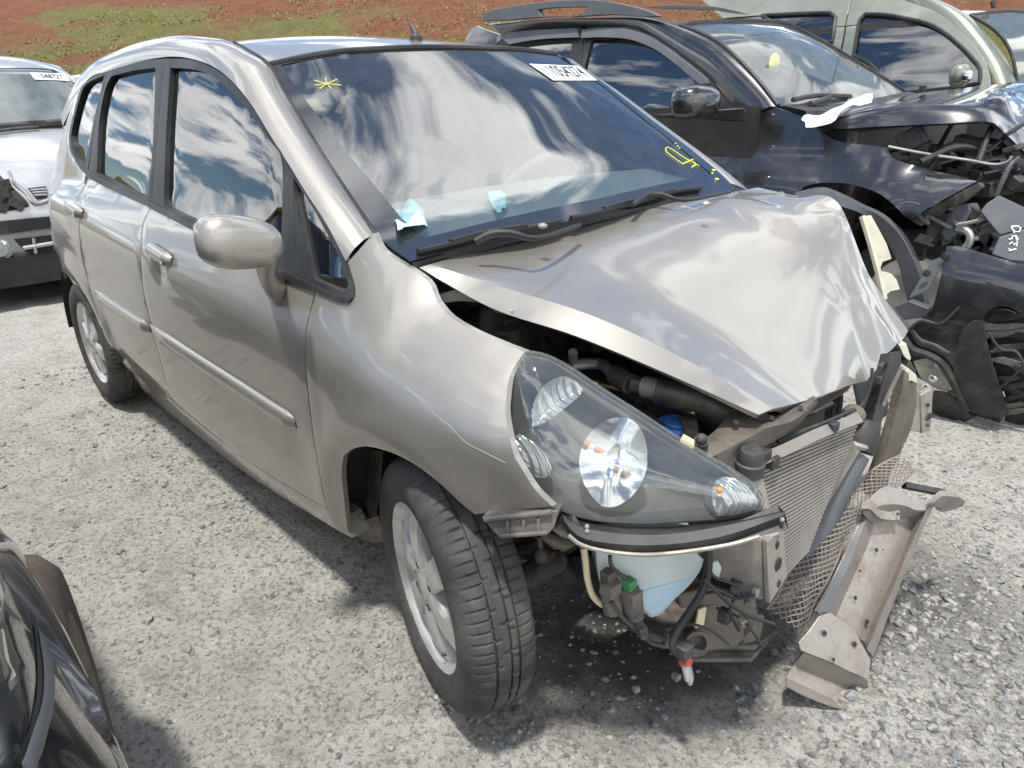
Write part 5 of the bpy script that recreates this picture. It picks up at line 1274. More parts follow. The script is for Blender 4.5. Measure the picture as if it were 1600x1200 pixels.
# roof rails
def rail2(y, pxs, hole, par):
    pl = Plane((0, y, 0), (0, -1, 0)); mb = MB(); o = [pl.hit(*q) for q in smooth_outline(pxs, 8)]; h = [pl.hit(*q) for q in smooth_outline(hole, 8)] if hole else None
    vv, tr = fill2d([(p.x, p.z) for p in o], [[(p.x, p.z) for p in h]] if h else [], grid=0)
    for d in (0, .045): mb.add([V((q[0], y+d, q[1])) for q in vv], tr)
    for lp in [o]+([h] if h else []): mb.grid([lp, [p+V((0, .045, 0)) for p in lp]], close=True)
    mb.done('roof_rail', MT['flare'], par, bevel=.006, sharp=40)
rail2(2.05, [(752, 33), (756, 21), (775, 14), (803, 9), (845, 3), (887, 0), (925, 0), (950, 2), (975, 7), (997, 12), (1018, 19), (1030, 25), (1008, 27), (980, 25), (955, 23), (900, 26), (850, 27), (800, 31)], [(840, 15), (870, 12), (919, 11), (903, 24), (870, 25), (846, 25)], SUV)
rail2(3.12, [(1003, 11), (1044, 8), (1106, 9), (1150, 17), (1169, 23), (1140, 20), (1106, 15), (1044, 14)], None, SUV)
# windscreen
br2 = [at(1216, 166, y=1.95), at(1275, 165, y=2.3), at(1331, 162, y=2.75), at(1390, 151, y=3.2), at(1416, 145, y=3.35)]
wr2 = [hd2[-1], at(1287, 66, y=3.2), at(1334, 94, y=3.26), at(1380, 122, y=3.31), br2[-1]]
Lw = resample(catmull(wl2, 6), 14); Rw = resample(catmull(wr2, 6), 14); T2 = resample(catmull(hd2, 6), 17); B2 = resample(catmull(br2, 6), 17)
WS2 = []
for i in range(14):
    s = i/13; r = []
    for j in range(17):
        v = j/16; st_ = Lw[i].lerp(Rw[i], v); r.append(st_+(T2[j]-T2[0].lerp(T2[-1], v))*(1-s)+(B2[j]-B2[0].lerp(B2[-1], v))*s+V((.05, 0, .05))*sin(pi*s)*sin(pi*v))
    WS2.append(r)
ws2 = loft('windscreen', 'g_far', SUV, WS2, sharp=180)
mb = MB(); mb.tube([p+V((0, 0, .003)) for p in T2], .010, 6); mb.tube([p+V((0, 0, .003)) for p in Lw], .012, 6); mb.tube([p+V((0, 0, .003)) for p in Rw], .010, 6); mb.done('windscreen_seal', MT['trim'], ws2)
mb = MB(); c = at(1200, 115, y=2.22); mb.ball(c+V((.03, 0, .04)), .055, 12, 8, e=(.2, 1, 1)); mb.done('pass_mark', mat('pale_yellow_paint', (.62, .66, .30), .7), ws2)
mb = MB(); B3 = [p+V((.0, 0, .008)) for p in B2]; mb.grid([B3, [p+V((.14, 0, -.03)) for p in B3], [p+V((.16, 0, -.12)) for p in B3]]); mb.done('cowl', MT['plastic'], SUV)
mb = MB(); mb.tube([B3[1]+V((.02, 0, .02)), B3[4]+V((.0, 0, .04)), B3[9]+V((-.01, 0, .03))], .012, 6, sm=3); mb.tube([B3[2]+V((.06, 0, .0)), B3[5]+V((.03, 0, .03))], .014, 6); mb.done('wiper', MT['plastic'], SUV)
loft('dashboard', 'shade', SUV, [[p+V((-.06, 0, -.06)) for p in B2], [p+V((-.7, 0, .0)) for p in B2], [p+V((-.75, 0, -.4)) for p in B2]])
mb = MB(); mb.box((-2.1, 2.65, .75), (2.6, 1.55, .9)); mb.box((-2.2, 2.65, 1.3), (1.2, 1.2, .4)); mb.done('cabin_core', MT['shade'], SUV)
# mirror
mb = MB(); m0 = at(1082, 160, y=1.60)
rows = []
for i in range(15):
    f = i/14*2-1; s = (1-abs(f)**3)**.45; q = []
    for k in range(20):
        a = 2*pi*k/20; e = .7; xx = math.copysign(abs(cos(a))**e, cos(a))*.10*s; zz = math.copysign(abs(sin(a))**e, sin(a))*.078*s
        q.append(m0+V((xx*(.5 if xx < 0 else 1)+.02*f, f*.125, zz)))
    rows.append(q)
mb.grid(rows, close=True); sm = mb.done('door_mirror', MT['black_paint'], SUV, sharp=60)
mb = MB(); mb.prism([at(a, b, y=yy) for a, b, yy in [(1040, 178, 1.58), (1120, 172, 1.66), (1166, 168, 1.74), (1166, 190, 1.76), (1110, 186, 1.68), (1045, 184, 1.58)]], V((-.07, 0, 0))); mb.done('mirror_arm', MT['trim'], sm, bevel=.006)
# wing
poly_panel('front_wing', [(1167, 172), (1194, 163), (1225, 172), (1262, 186), (1300, 216), (1320, 222), (1355, 226), (1387, 230), (1397, 247), (1444, 262), (1490, 273), (1528, 283), (1508, 294), (1488, 305), (1447, 328), (1425, 346), (1412, 338), (1397, 322), (1372, 303), (1335, 290), (1300, 286), (1262, 290), (1235, 310), (1216, 350), (1205, 420), (1175, 420), (1149, 245), (1156, 230), (1164, 205)], suv_y, 'black_paint', SUV, grid=.05, sharp=50)
# arch flare and dark arch
poly_panel('arch_flare', [(1225, 330), (1250, 298), (1285, 292), (1320, 305), (1345, 318), (1380, 335), (1410, 363), (1430, 398), (1445, 440), (1451, 482), (1438, 484), (1424, 476), (1417, 448), (1407, 410), (1385, 367), (1355, 336), (1320, 322), (1285, 312), (1258, 320), (1240, 345)], suv_y, 'flare', SUV, .035, .05, grid=.04)
mb = MB(); c = V((.02, 1.9, .36)); mb.lathe([(.43, -.02), (.43, .5), (.02, .5)], c, (0, 1, 0), 40); mb.done('wheel_liner', MT['shade'], SUV)
simple_wheel(SUV, (.0, 2.02, .34), (0, -1, 0), .34); simple_wheel(SUV, (-2.65, 1.80, .34), (0, -1, 0), .34); simple_wheel(SUV, (-2.65, 3.5, .34), (0, 1, 0), .34); simple_wheel(SUV, (0, 3.5, .34), (0, 1, 0), .34)
# bonnet: raised and folded
hr = [[(1258, 190, 1.96), (1300, 201, 1.95), (1366, 198, 1.93), (1475, 193, 1.95), (1545, 190, 2.0), (1568, 206, 2.04), (1602, 238, 2.1), (1660, 290, 2.2)],
      [(1262, 186, 1.99), (1304, 187, 1.98), (1366, 174, 1.97), (1450, 168, 1.99), (1520, 169, 2.03), (1558, 176, 2.1), (1600, 215, 2.16), (1660, 262, 2.25)],
      [(1275, 181, 2.06), (1312, 180, 2.06), (1372, 168, 2.05), (1450, 162, 2.07), (1524, 160, 2.12), (1566, 151, 2.2), (1600, 176, 2.3), (1660, 215, 2.4)],
      [(1330, 168, 2.6), (1350, 166, 2.6), (1400, 160, 2.6), (1470, 150, 2.6), (1540, 144, 2.6), (1585, 146, 2.6), (1620, 158, 2.65), (1680, 190, 2.7)],
      [(1366, 158, 3.2), (1385, 155, 3.2), (1430, 146, 3.2), (1500, 138, 3.2), (1560, 132, 3.2), (1610, 129, 3.2), (1650, 135, 3.2), (1720, 150, 3.2)]]
LH = [[at(a, b, y=y) for a, b, y in r] for r in hr]
LH = [resample(catmull(r, 6), 40) for r in LH]; cols_ = [catmull([LH[i][j] for i in range(5)], 6) for j in range(40)]
for j, c_ in enumerate(cols_):
    for i, p in enumerate(c_):
        if j > 24 and i > 8: c_[i] = p+V((0, 0, .018*fbm((p.x*5, p.y*5, 3), 2)))
mb = MB(); mb.sheet(cols_, .012); mb.done('bonnet', MT['black_paint'], SUV, sharp=35, label='buckled bonnet standing open over a torn engine bay')
mb = MB(); mb.grid([[p+V((0, .03, -.03)) for p in c_[4:20]] for c_ in cols_[2:]]); mb.done('bonnet_liner', MT['shade'], SUV)
mb = MB(); c = at(1441, 143, y=3.1); mb.tube([c, c+V((.0, 0, .03))], .02, 6); mb.done('washer_jet', MT['plastic'], SUV)
# engine bay wreckage
mb = MB(); mb.box((-.35, 2.7, .75), (.06, 1.5, .7)); mb.box((.15, 2.85, .62), (.55, .9, .55)); mb.box((.55, 2.8, .5), (.3, 1.3, .6)); mb.box((.45, 2.55, .50), (1.7, .4, .80)); e2 = mb.done('engine', MT['iron'], SUV, bevel=.02)  # last box: added backing wall that keeps the see-through gaps dark
rnd = random.Random(11)
mb = MB()
for k in range(26):
    c = at(rnd.uniform(1400, 1600), rnd.uniform(215, 300), y=rnd.uniform(2.05, 2.4)); mb.box(c, (rnd.uniform(.03, .12), rnd.uniform(.03, .14), rnd.uniform(.02, .09)), Matrix.Rotation(rnd.uniform(-.6, .6), 3, 'Y') @ Matrix.Rotation(rnd.uniform(-.6, .6), 3, 'Z'))
mb.done('engine_clutter', MT['plastic'], SUV, bevel=.006, weld=False, kind='stuff')
mb = MB()
for k in range(14):
    c = at(rnd.uniform(1430, 1600), rnd.uniform(215, 330), y=rnd.uniform(1.95, 2.2)); d = V((rnd.uniform(-.15, .15), rnd.uniform(-.1, .1), rnd.uniform(-.12, .1))); mb.tube([c, c+d+V((0, 0, .04)), c+d*2], rnd.uniform(.006, .016), 8, sm=5)
mb.done('engine_hoses', MT['cable'], SUV, kind='stuff', weld=False)
mb = MB(); mb.tube([at(a, b, y=y) for a, b, y in [(1388, 229, 1.86), (1450, 241, 1.9), (1512, 250, 1.95), (1552, 257, 1.97), (1574, 253, 1.97), (1581, 244, 1.97)]], .006, 8, sm=4); mb.done('bonnet_stay', MT['steel'], SUV)
mb = MB(); mb.tube([at(a, b, y=1.84) for a, b in [(1495, 355), (1508, 358), (1516, 368), (1514, 380), (1506, 390)]], .016, 10, sm=4); mb.tube([at(a, b, y=1.86) for a, b in [(1508, 388), (1518, 375), (1530, 372)]], .010, 8, sm=4); mb.done('coolant_pipe', MT['alu'], SUV)
mb = MB(); mb.prism([at(a, b, y=1.83) for a, b in [(1466, 372), (1476, 348), (1492, 322), (1512, 318), (1517, 330), (1500, 358), (1482, 378)]], V((.02, .06, 0))); mb.done('lamp_module', MT['flare'], SUV, bevel=.006)
mb = MB()
mb.prism([at(a, b, y=1.87) for a, b in [(1425, 346), (1447, 329), (1490, 306), (1530, 285), (1536, 292), (1505, 318), (1480, 326), (1470, 338), (1455, 340), (1440, 354)]], V((.0, .03, 0)))
mb.prism([at(a, b, y=1.90) for a, b in [(1450, 345), (1470, 335), (1490, 330), (1478, 356), (1460, 372), (1445, 380)]], V((.0, .05, 0))); mb.done('wing_flange', MT['plastic_dusty'], SUV, bevel=.003)
for nm, poly, yy in (('shroud_panel', [(1532, 330), (1543, 317), (1562, 305), (1600, 323), (1640, 340), (1640, 372), (1600, 357), (1562, 368)], 1.80), ('marked_panel', [(1550, 397), (1562, 370), (1600, 358), (1645, 350), (1645, 405), (1600, 409), (1577, 407)], 1.74)):
    pl = Plane((.3, yy, .7), (.5, -.8, .35)); mb = MB(); mb.prism([pl.hit(a, b) for a, b in poly], pl.n*-.012); o = mb.done(nm, MT['flare'], SUV, bevel=.004)
    if nm == 'marked_panel':
        mb = MB()
        for st_ in ([(1576, 392), (1588, 389)], [(1576, 388), (1578, 391)], [(1577, 382), (1581, 378), (1584, 383), (1590, 377), (1588, 385)], [(1576, 374), (1581, 373), (1582, 369), (1587, 368), (1591, 373), (1588, 376)], [(1587, 368), (1588, 374)], [(1584, 364), (1585, 360)], [(1580, 354), (1590, 353), (1595, 357), (1592, 362), (1584, 362), (1580, 354)]):
            mb.tube([pl.hit(a, b, .0025) for a, b in st_], .0028, 5)
        mb.done('chalk_writing', MT['chalkw'], o)
# white sheet caught under the bonnet
mb = MB(); R = px_rows([[(1366, 155, 2.3), (1345, 160, 2.2), (1318, 172, 2.1), (1290, 186, 2.02), (1262, 190, 1.94), (1256, 196, 1.90)], [(1366, 163, 2.25), (1348, 169, 2.15), (1330, 180, 2.05), (1312, 190, 1.97), (1285, 198, 1.9), (1262, 200, 1.88)], [(1365, 169, 2.2), (1350, 173, 2.1), (1322, 178, 2.0), (1306, 199, 1.92), (1282, 205, 1.87), (1263, 206, 1.86)]])
for i, r in enumerate(R):
    for j, p in enumerate(r): r[j] = p+V((0, -.03, .025+.012*fbm((j*.16, i*.5, 3), 2)))
mb.sheet(R, .002); mb.done('paper_sheet', MT['paper'], None, sharp=30, label='white crumpled sheet lying across the corner of the black bonnet by the windscreen', cat='sheet')

# ------------------------------------------------------------------ torn-off black bumper standing in front of it
BUM = thing('torn_bumper', 'torn-off black front bumper corner with its lamp, standing on the ground before the black car', 'bumper', (.45, 1.65, 0))
def bum_y(x, z): return 1.62-.10*sin(pi*max(0, min(1, (z-.0)/.75)))+.35*max(0, x-.62)**2+.25*max(0, .18-x)**2
skin = [(1478, 384), (1507, 386), (1540, 397), (1575, 408), (1620, 420), (1640, 425), (1640, 500), (1600, 492), (1575, 481), (1556, 480), (1542, 487), (1537, 500), (1543, 540), (1556, 590), (1568, 620), (1572, 645), (1562, 662), (1545, 656), (1523, 650), (1505, 640), (1488, 612), (1474, 578), (1460, 562), (1428, 556), (1414, 530), (1420, 513), (1448, 490), (1460, 468)]
poly_panel('bumper_skin', skin, bum_y, 'black_paint', BUM, grid=.035, sharp=50)
poly_panel('bumper_liner', [(1540, 490), (1556, 483), (1575, 484), (1600, 495), (1640, 505), (1640, 660), (1600, 664), (1580, 667), (1568, 655), (1570, 620), (1556, 585)], lambda x, z: bum_y(x, z)+.10, 'plastic', BUM, grid=.06)
poly_panel('lower_valance', [(1452, 610), (1474, 612), (1490, 620), (1508, 642), (1525, 652), (1507, 660), (1480, 655), (1458, 646), (1448, 632)], lambda x, z: bum_y(x, z)-.02, 'plastic', BUM, grid=.05)
poly_panel('side_flap', [(1484, 600), (1500, 520), (1520, 500), (1538, 502), (1544, 545), (1560, 600), (1570, 640), (1560, 655), (1528, 648), (1508, 640)], lambda x, z: bum_y(x, z)-.012, 'plastic', BUM, grid=.05)
mb = MB(); lp = smooth_outline([(1428, 564), (1445, 560), (1462, 563), (1474, 578), (1488, 602), (1482, 612), (1462, 606), (1448, 598), (1436, 584)], 5)
P = [surf_hit(a, b, bum_y) for a, b in lp]; c = sum(P, V((0, 0, 0)))/len(P)
mb.grid([[p+V((0, -.004, 0)) for p in P], [p.lerp(c, .3)+V((0, -.018, 0)) for p in P], [p.lerp(c, .7)+V((0, -.024, 0)) for p in P], [c+V((0, -.025, 0)) for p in P]], close=True); lmp = mb.done('fog_lamp', MT['g_lamp'], BUM, sharp=60)
mb = MB(); mb.grid([[p+V((0, -.004, 0)) for p in P], [p.lerp(c, .5)+V((0, .03, 0)) for p in P], [c+V((0, .04, 0)) for p in P]], close=True); mb.done('lamp_shell', MT['torn'], lmp, sharp=60)
mb = MB(); mb.ball(surf_hit(1460, 590, bum_y)+V((0, -.004, 0)), .022, 10, 8); mb.done('lamp_bulb', MT['chrome'], lmp)
mb = MB(); rb_ = [surf_hit(a, b, bum_y)+V((0, -.008, 0)) for a, b in [(1414, 528), (1428, 545), (1450, 553), (1472, 566), (1488, 590), (1498, 612), (1512, 640)]]; mb.tube(rb_, .016, 8, sm=4); mb.tube([p+V((.02, 0, .04)) for p in rb_[:4]], .010, 6, sm=4); mb.done('bumper_rib', MT['plastic'], BUM)
stp2 = [surf_hit(a, b, bum_y)+V((0, .03, 0)) for a, b in [(1447, 455), (1462, 430), (1484, 395)]]; mb = MB(); mb.sheet([[p+V((0, -.03, 0)) for p in stp2], [p+V((-.06, -.02, -.04)) for p in stp2]], .006); fl_ = mb.done('mounting_flange', MT['flare'], BUM)
for a, b in ((1487, 400), (1459, 427)):
    mb = MB(); mb.lathe([(.014, 0), (.014, .008), (.006, .01), (.001, .01)], surf_hit(a, b, bum_y)+V((-.02, -.012, 0)), (0, -1, 0), 12); mb.done('push_pin', MT['plastic'], fl_)
mb = MB(); mb.prism([at(a, b, y=1.66) for a, b in [(1396, 480), (1420, 470), (1450, 482), (1446, 496), (1412, 500)]], V((0, .05, 0))); mb.done('mounting_bracket', MT['flare'], BUM, bevel=.004)

rnd = random.Random(8)
for k in range(16):                     # snapped plastic edges, straps and wires of the torn corner
    px_ = rnd.uniform(1548, 1600); py_ = rnd.uniform(500, 655); c = surf_hit(px_, py_, bum_y)+V((0, .03+.05*rnd.random(), 0)); mb = MB(); l = rnd.uniform(.05, .13)
    a = Matrix.Rotation(rnd.uniform(-.5, .5), 3, 'Y') @ Matrix.Rotation(rnd.uniform(-.4, .4), 3, 'Z')
    P = [c+a @ V(q) for q in ((-l, 0, -.008), (-l*.3, .004, -.016), (l*.5, 0, -.010), (l, .008, -.002), (l*.7, .004, .012), (l*.1, -.004, .009), (-l*.6, .004, .014))]
    mb.prism(P, V((0, .006, 0))); mb.done('broken_strip', MT['plastic' if k % 3 else 'plastic_dusty'], BUM, bevel=.001)
for pts in ([(1415, 520), (1440, 500), (1470, 505), (1500, 480)], [(1500, 640), (1540, 610), (1570, 600), (1600, 570)], [(1545, 520), (1565, 545), (1590, 550), (1605, 580)]):
    mb = MB(); mb.tube([surf_hit(p, q, bum_y)+V((0, -.008, 0)) for p, q in pts], .005, 6, sm=5); mb.done('loose_wire', MT['cable'], BUM)
for k in range(9):                      # wires and brackets in front of the dark car's opened corner
    p0 = (rnd.uniform(1430, 1560), rnd.uniform(330, 385)); q = [at(p0[0]+j*rnd.uniform(5, 22), p0[1]+rnd.uniform(-22, 22), y=1.82+.06*rnd.random()) for j in range(4)]
    mb = MB(); mb.tube(q, rnd.uniform(.004, .009), 6, sm=5); mb.done('torn_wire', MT['cable' if k % 3 else 'steel'], SUV)
for k in range(12):
    c = at(rnd.uniform(1425, 1550), rnd.uniform(325, 390), y=1.84+.1*rnd.random()); mb = MB(); mb.box(c, (rnd.uniform(.03, .09), .02, rnd.uniform(.02, .05)), Matrix.Rotation(rnd.uniform(-.9, .9), 3, 'Y'), taper=.7); mb.done('broken_bracket', MT['plastic' if k % 2 else 'plastic_dusty'], SUV, bevel=.003)
# ------------------------------------------------------------------ pale olive car behind
OLV = thing('olive_car', 'pale olive green tall car with dark windows behind the black crashed one', 'car', (-1.6, 5.1, 0))
op = lerpf([(.2, .08), (.6, 0), (1.0, .03), (1.2, .07), (1.45, .17), (1.7, .27), (1.9, .42)])
def olv_y(x, z): return 4.15+op(z)+(.3*(x+.35)**2 if x > -.35 else 0)
og1 = [(1344, 30), (1352, 22), (1380, 23), (1412, 28), (1459, 41), (1494, 66), (1519, 91), (1532, 109), (1530, 130), (1491, 137), (1391, 147), (1366, 106), (1334, 86)]
og2 = [(1191, 24), (1250, 21), (1298, 20), (1306, 27), (1301, 66), (1270, 60), (1225, 44)]
dr1 = poly_panel('front_door', [(1333, -10), (1380, -12), (1420, 2), (1470, 22), (1510, 58), (1540, 98), (1548, 130), (1548, 165), (1400, 200), (1300, 130), (1316, 75), (1325, 25)], olv_y, 'olive', OLV, holes=[og1], hgap=.0)
poly_panel('window_glass', og1, olv_y, 'g_dark', dr1, -.012, .003, gap=-.006); 
mb = MB(); P = [surf_hit(a, b, olv_y)+V((0, -.004, 0)) for a, b in smooth_outline(og1, 9)]; mb.tube(P+P[:1], .014, 6, cap=False); mb.done('window_seal', MT['trim'], dr1)
dr2 = poly_panel('rear_door', [(1331, -10), (1323, 25), (1314, 75), (1298, 130), (1200, 90), (1120, 20), (1085, -10), (1200, -14)], olv_y, 'olive', OLV, holes=[og2])
poly_panel('window_glass', og2, olv_y, 'g_dark', dr2, -.012, .003, gap=-.006)
mb = MB(); P = [surf_hit(a, b, olv_y)+V((0, -.004, 0)) for a, b in smooth_outline(og2, 9)]; mb.tube(P+P[:1], .014, 6, cap=False); mb.done('window_seal', MT['trim'], dr2)
aw = [surf_hit(a, b, olv_y) for a, b in [(1333, -12), (1380, -14), (1422, -1), (1472, 20), (1512, 56), (1544, 98), (1560, 132)]]; bw_ = [at(a, b, y=y) for a, b, y in [(1360, -22, 4.62), (1400, -20, 4.6), (1450, -6, 4.58), (1516, 25, 4.54), (1550, 62, 4.48), (1582, 108, 4.42), (1592, 135, 4.38)]]
A = [p+V((0, .012, -.02)) for p in resample(catmull(aw, 6), 24)]; B = resample(catmull(bw_, 6), 24)
loft('roof_pillar', 'olive', OLV, [[a.lerp(b, j/6)+V((.05, -.3, .5))*(.06*4*(j/6)*(1-j/6)) for j in range(7)] for a, b in zip(A, B)], sharp=60)
oh = [at(1516, 24, y=4.54), at(1550, 20, y=4.9), at(1585, 18, y=5.2), at(1640, 24, y=5.7)]; ob = [at(1590, 135, y=4.38), at(1640, 130, y=4.9), at(1690, 128, y=5.4), at(1730, 130, y=5.85)]
TH = resample(catmull(oh, 6), 12); BH = resample(catmull(ob, 6), 12)
w3 = loft('windscreen', 'g_far', OLV, [[a.lerp(b, i/8)+V((.06, 0, .05))*sin(pi*i/8) for a, b in zip(TH, BH)] for i in range(9)], sharp=180)
mb = MB(); mb.tube([p+V((0, 0, .004)) for p in TH], .010, 6); mb.tube([TH[0].lerp(BH[0], k/8)+V((.06, -.01, .05))*sin(pi*k/8) for k in range(9)], .012, 6); mb.done('windscreen_seal', MT['trim'], w3)
loft('roof', 'olive', OLV, [[V((p.x+(-4.0-p.x)*t, p.y, p.z+.16*sin(pi*min(1, t*.8))-.0)) for p in TH] for t in [i/12 for i in range(13)]], sharp=80)
c = at(1558, 6, y=5.3, x=None) if False else V((-.95, 5.2, 1.86)); mb = MB(); mb.tube([at(1553, 12, y=4.9), at(1551, 2, y=4.9)], .018, 8); mb.done('antenna_stub', MT['plastic'], OLV)
mb = MB(); mb.box((-1.9, 5.1, .7), (3.6, 1.75, .95)); mb.box((-1.95, 5.1, 1.38), (2.3, 1.66, .70), taper=.80); mb.box((.1, 5.1, .75), (.9, 1.6, .5)); mb.done('body_core', MT['shade'], OLV)
rows = [[V((-.55+.2*i, 4.30+.12*j+.03*i, 1.18-.02*i-.012*(j-6)**2*.3)) for j in range(14)] for i in range(7)]; loft('bonnet', 'olive', OLV, rows, sharp=80)
mb = MB(); mb.ball(at(1500, 118, y=4.05), .085, 12, 8, e=(.6, 1, .8), pw=.6); om = mb.done('door_mirror', MT['olive'], OLV, sharp=60)
mb = MB(); mb.ball(at(1512, 119, y=3.98), .05, 12, 8, e=(.5, .9, .7), pw=.6); mb.done('mirror_trim', MT['chrome'], om)
for x in (-.3, -2.9):
    for y, a in ((4.2, -1), (6.0, 1)): simple_wheel(OLV, (x, y, .34), (0, a, 0), .34)

# ------------------------------------------------------------------ silver grey car behind on the left
SCN = thing('grey_car', 'light silver grey car without its headlamp, facing forward behind the hatchback tail', 'car', (-6.5, -.36, 0))
YC = -.36
pr_ = [(-4.98, .26), (-4.86, .30), (-4.83, .42), (-4.84, .60), (-4.88, .72), (-5.0, .88), (-5.2, 1.00), (-5.50, 1.13), (-5.62, 1.18), (-5.9, 1.395), (-6.2, 1.62), (-6.42, 1.705), (-6.9, 1.76), (-7.6, 1.74), (-8.4, 1.62), (-8.8, 1.15), (-8.95, .8), (-8.9, .3)]
def hw(i):
    z = pr_[i][1]; x = pr_[i][0]; return .80 if z < .35 else .86 if z < .95 else .86-.26*(z-.95)
rows = []
for i, (x, z) in enumerate(pr_):
    w = hw(i); r = []
    for j in range(25):
        v = j/12-1; sv = math.copysign(abs(v)**.8, v); fr = .4+.6*max(0, min(1, (x+5.9)/.8)); r.append(V((x-.30*fr*abs(sv)**3.2, YC+sv*w, z-.05*abs(sv)**3*(1 if z > .65 else 0))))
    rows.append(r)
mb = MB(); mb.grid(rows); body3 = mb.done('body', MT['lightgrey'], SCN, sharp=40)
mb = MB()
for j in (0, 24): mb.grid([[r[j] for r in rows], [V((r[j].x, r[j].y*1.0, .28)) for r in rows]])
mb.done('flank', MT['lightgrey'], SCN)
def front(px, x, off=0): return [at(a, b, x=x)+V((off, 0, 0)) for a, b in px]
def sk3(z):
    T = [(.42, -4.83), (.60, -4.84), (.72, -4.88), (.88, -5.0), (1.0, -5.2), (1.13, -5.5), (1.18, -5.62)]
    for (a, xa), (b, xb) in zip(T, T[1:]):
        if z < b: return xa+(xb-xa)*max(0, (z-a)/(b-a))
    return -5.62
def on3(px, py, off=.01):
    """point on the grey car's skin behind a photo pixel: screen above, nose below"""
    ws = py < 200 and True
    p = at(px, py, x=-5.4)
    for _ in range(8):
        v = min(1, abs(p.y-YC)/.86)
        if ws: sh_ = .12*v**3.2; q = Plane((-5.62-sh_+off, YC, 1.18), (.44, 0, .58)).hit(px, py)
        else:
            zz = p.z; x0 = sk3(zz+.05*v**3*(1 if zz > .65 else 0))
            q = at(px, py, x=x0+off-.30*v**3.2)
        p = q
    return p
def skin3(name, px, mt, off=.012, par=SCN, grid=24):
    o = smooth_outline(px, 5); vv, tr = fill2d(o, grid=grid*.35); mb = MB(); mb.add([on3(q[0], q[1], off) for q in vv], tr); b = [on3(q[0], q[1], off) for q in o]; mb.grid([b, [p+V((-.03, 0, 0)) for p in b]], close=True)
    return mb.done(name, MT[mt], par, sharp=60)
w4 = skin3('windscreen', [(-60, 104), (0, 106), (50, 106), (84, 109), (100, 119), (121, 131), (112, 160), (100, 191), (50, 195), (0, 199), (-60, 203)], 'frit', .010)
skin3('windscreen_glass', [(-58, 109), (0, 110), (50, 110), (80, 113), (98, 122), (116, 133), (108, 160), (96, 187), (50, 190), (0, 193), (-58, 197)], 'g_far', .016, w4)
skin3('windscreen_backing', [(-57, 110), (0, 111), (50, 111), (79, 114), (97, 123), (115, 134), (107, 159), (95, 186), (50, 189), (0, 192), (-57, 196)], 'dash', .013, w4)  # plain opaque grey sheet between the black border and the glass
c3 = [on3(a, b, .03) for a, b in [(46, 113), (101, 115), (109, 126), (54, 124)]]
mb = MB(); mb.add(c3, [(0, 1, 2, 3)]); mb.cur = 1; mb.text('1048727', lambda x, y: (c3[0].lerp(c3[1], .5+x*.205)).lerp(c3[3].lerp(c3[2], .5+x*.205), .5-y*.85)+V((.006, 0, .002)), 1, bold=.01); mb.done('lot_sticker', [MT['paper'], MT['ink']], w4, flat=True, weld=False)
mb = MB(); mb.tube([on3(a, b, .04) for a, b in [(-40, 203), (0, 199), (50, 195), (97, 192)]], .03, 6, sm=3); mb.tube([on3(a, b, .06) for a, b in [(-30, 208), (20, 202), (60, 199)]], .012, 6, sm=3); mb.box(on3(58, 193, .05), (.05, .12, .04)); mb.done('wiper', MT['plastic'], SCN)
gr = skin3('grille', [(44, 294), (72, 291), (74, 308), (58, 311)], 'shade', .014)
mb = MB()
for k in range(3): mb.tube([on3(48+k*3, 297+k*4, .03), on3(73, 295+k*4.5, .03)], .006, 5)
mb.done('grille_slat', MT['lightgrey'], gr)
skin3('headlamp_hole', [(-60, 262), (-10, 268), (8, 282), (40, 312), (46, 322), (20, 328), (-10, 331), (-60, 334)], 'shade', .014)
rnd = random.Random(4); mb = MB()
for k in range(10): mb.box(on3(rnd.uniform(-20, 30), rnd.uniform(285, 325), .03), (.04, rnd.uniform(.04, .1), rnd.uniform(.02, .07)), Matrix.Rotation(rnd.uniform(-1, 1), 3, 'X'))
mb.done('headlamp_wreck', MT['iron'], SCN, kind='stuff', weld=False)
skin3('bumper_strip', [(-60, 350), (0, 346), (50, 341), (82, 338), (82, 356), (50, 360), (0, 367), (-60, 373)], 'trim', .03)
lg = skin3('lower_grille', [(22, 374), (50, 371), (84, 367), (84, 396), (50, 397), (38, 391)], 'shade', .014)
mb = MB(); mb.tube([on3(36, 388, .03), on3(84, 380, .03)], .014, 5); mb.tube([on3(52, 372, .03), on3(56, 396, .03)], .010, 5); mb.done('grille_slat', MT['lightgrey'], lg)
mb = MB(); c = on3(-1, 389, .02); mb.lathe([(.001, .03), (.05, .026), (.062, .01), (.075, .012), (.078, -.03)], c, (1, -.1, .05), 20); mb.done('fog_lamp', MT['lampclear'], SCN)
mb = MB(); mb.tube([on3(a, b, .012) for a, b in [(14, 268), (20, 283), (40, 300), (48, 312), (58, 318), (76, 313)]], .012, 5, sm=3); mb.done('bonnet_edge', MT['lightgrey'], SCN)
mb = MB(); mb.box((-6.6, YC, .26), (3.6, 1.5, .2)); mb.done('floor_pan', MT['shade'], SCN)
for x in (-5.75, -8.2):
    for y, a in ((YC+.80, 1), (YC-.80, -1)): simple_wheel(SCN, (x, y, .31), (0, a, 0), .31)
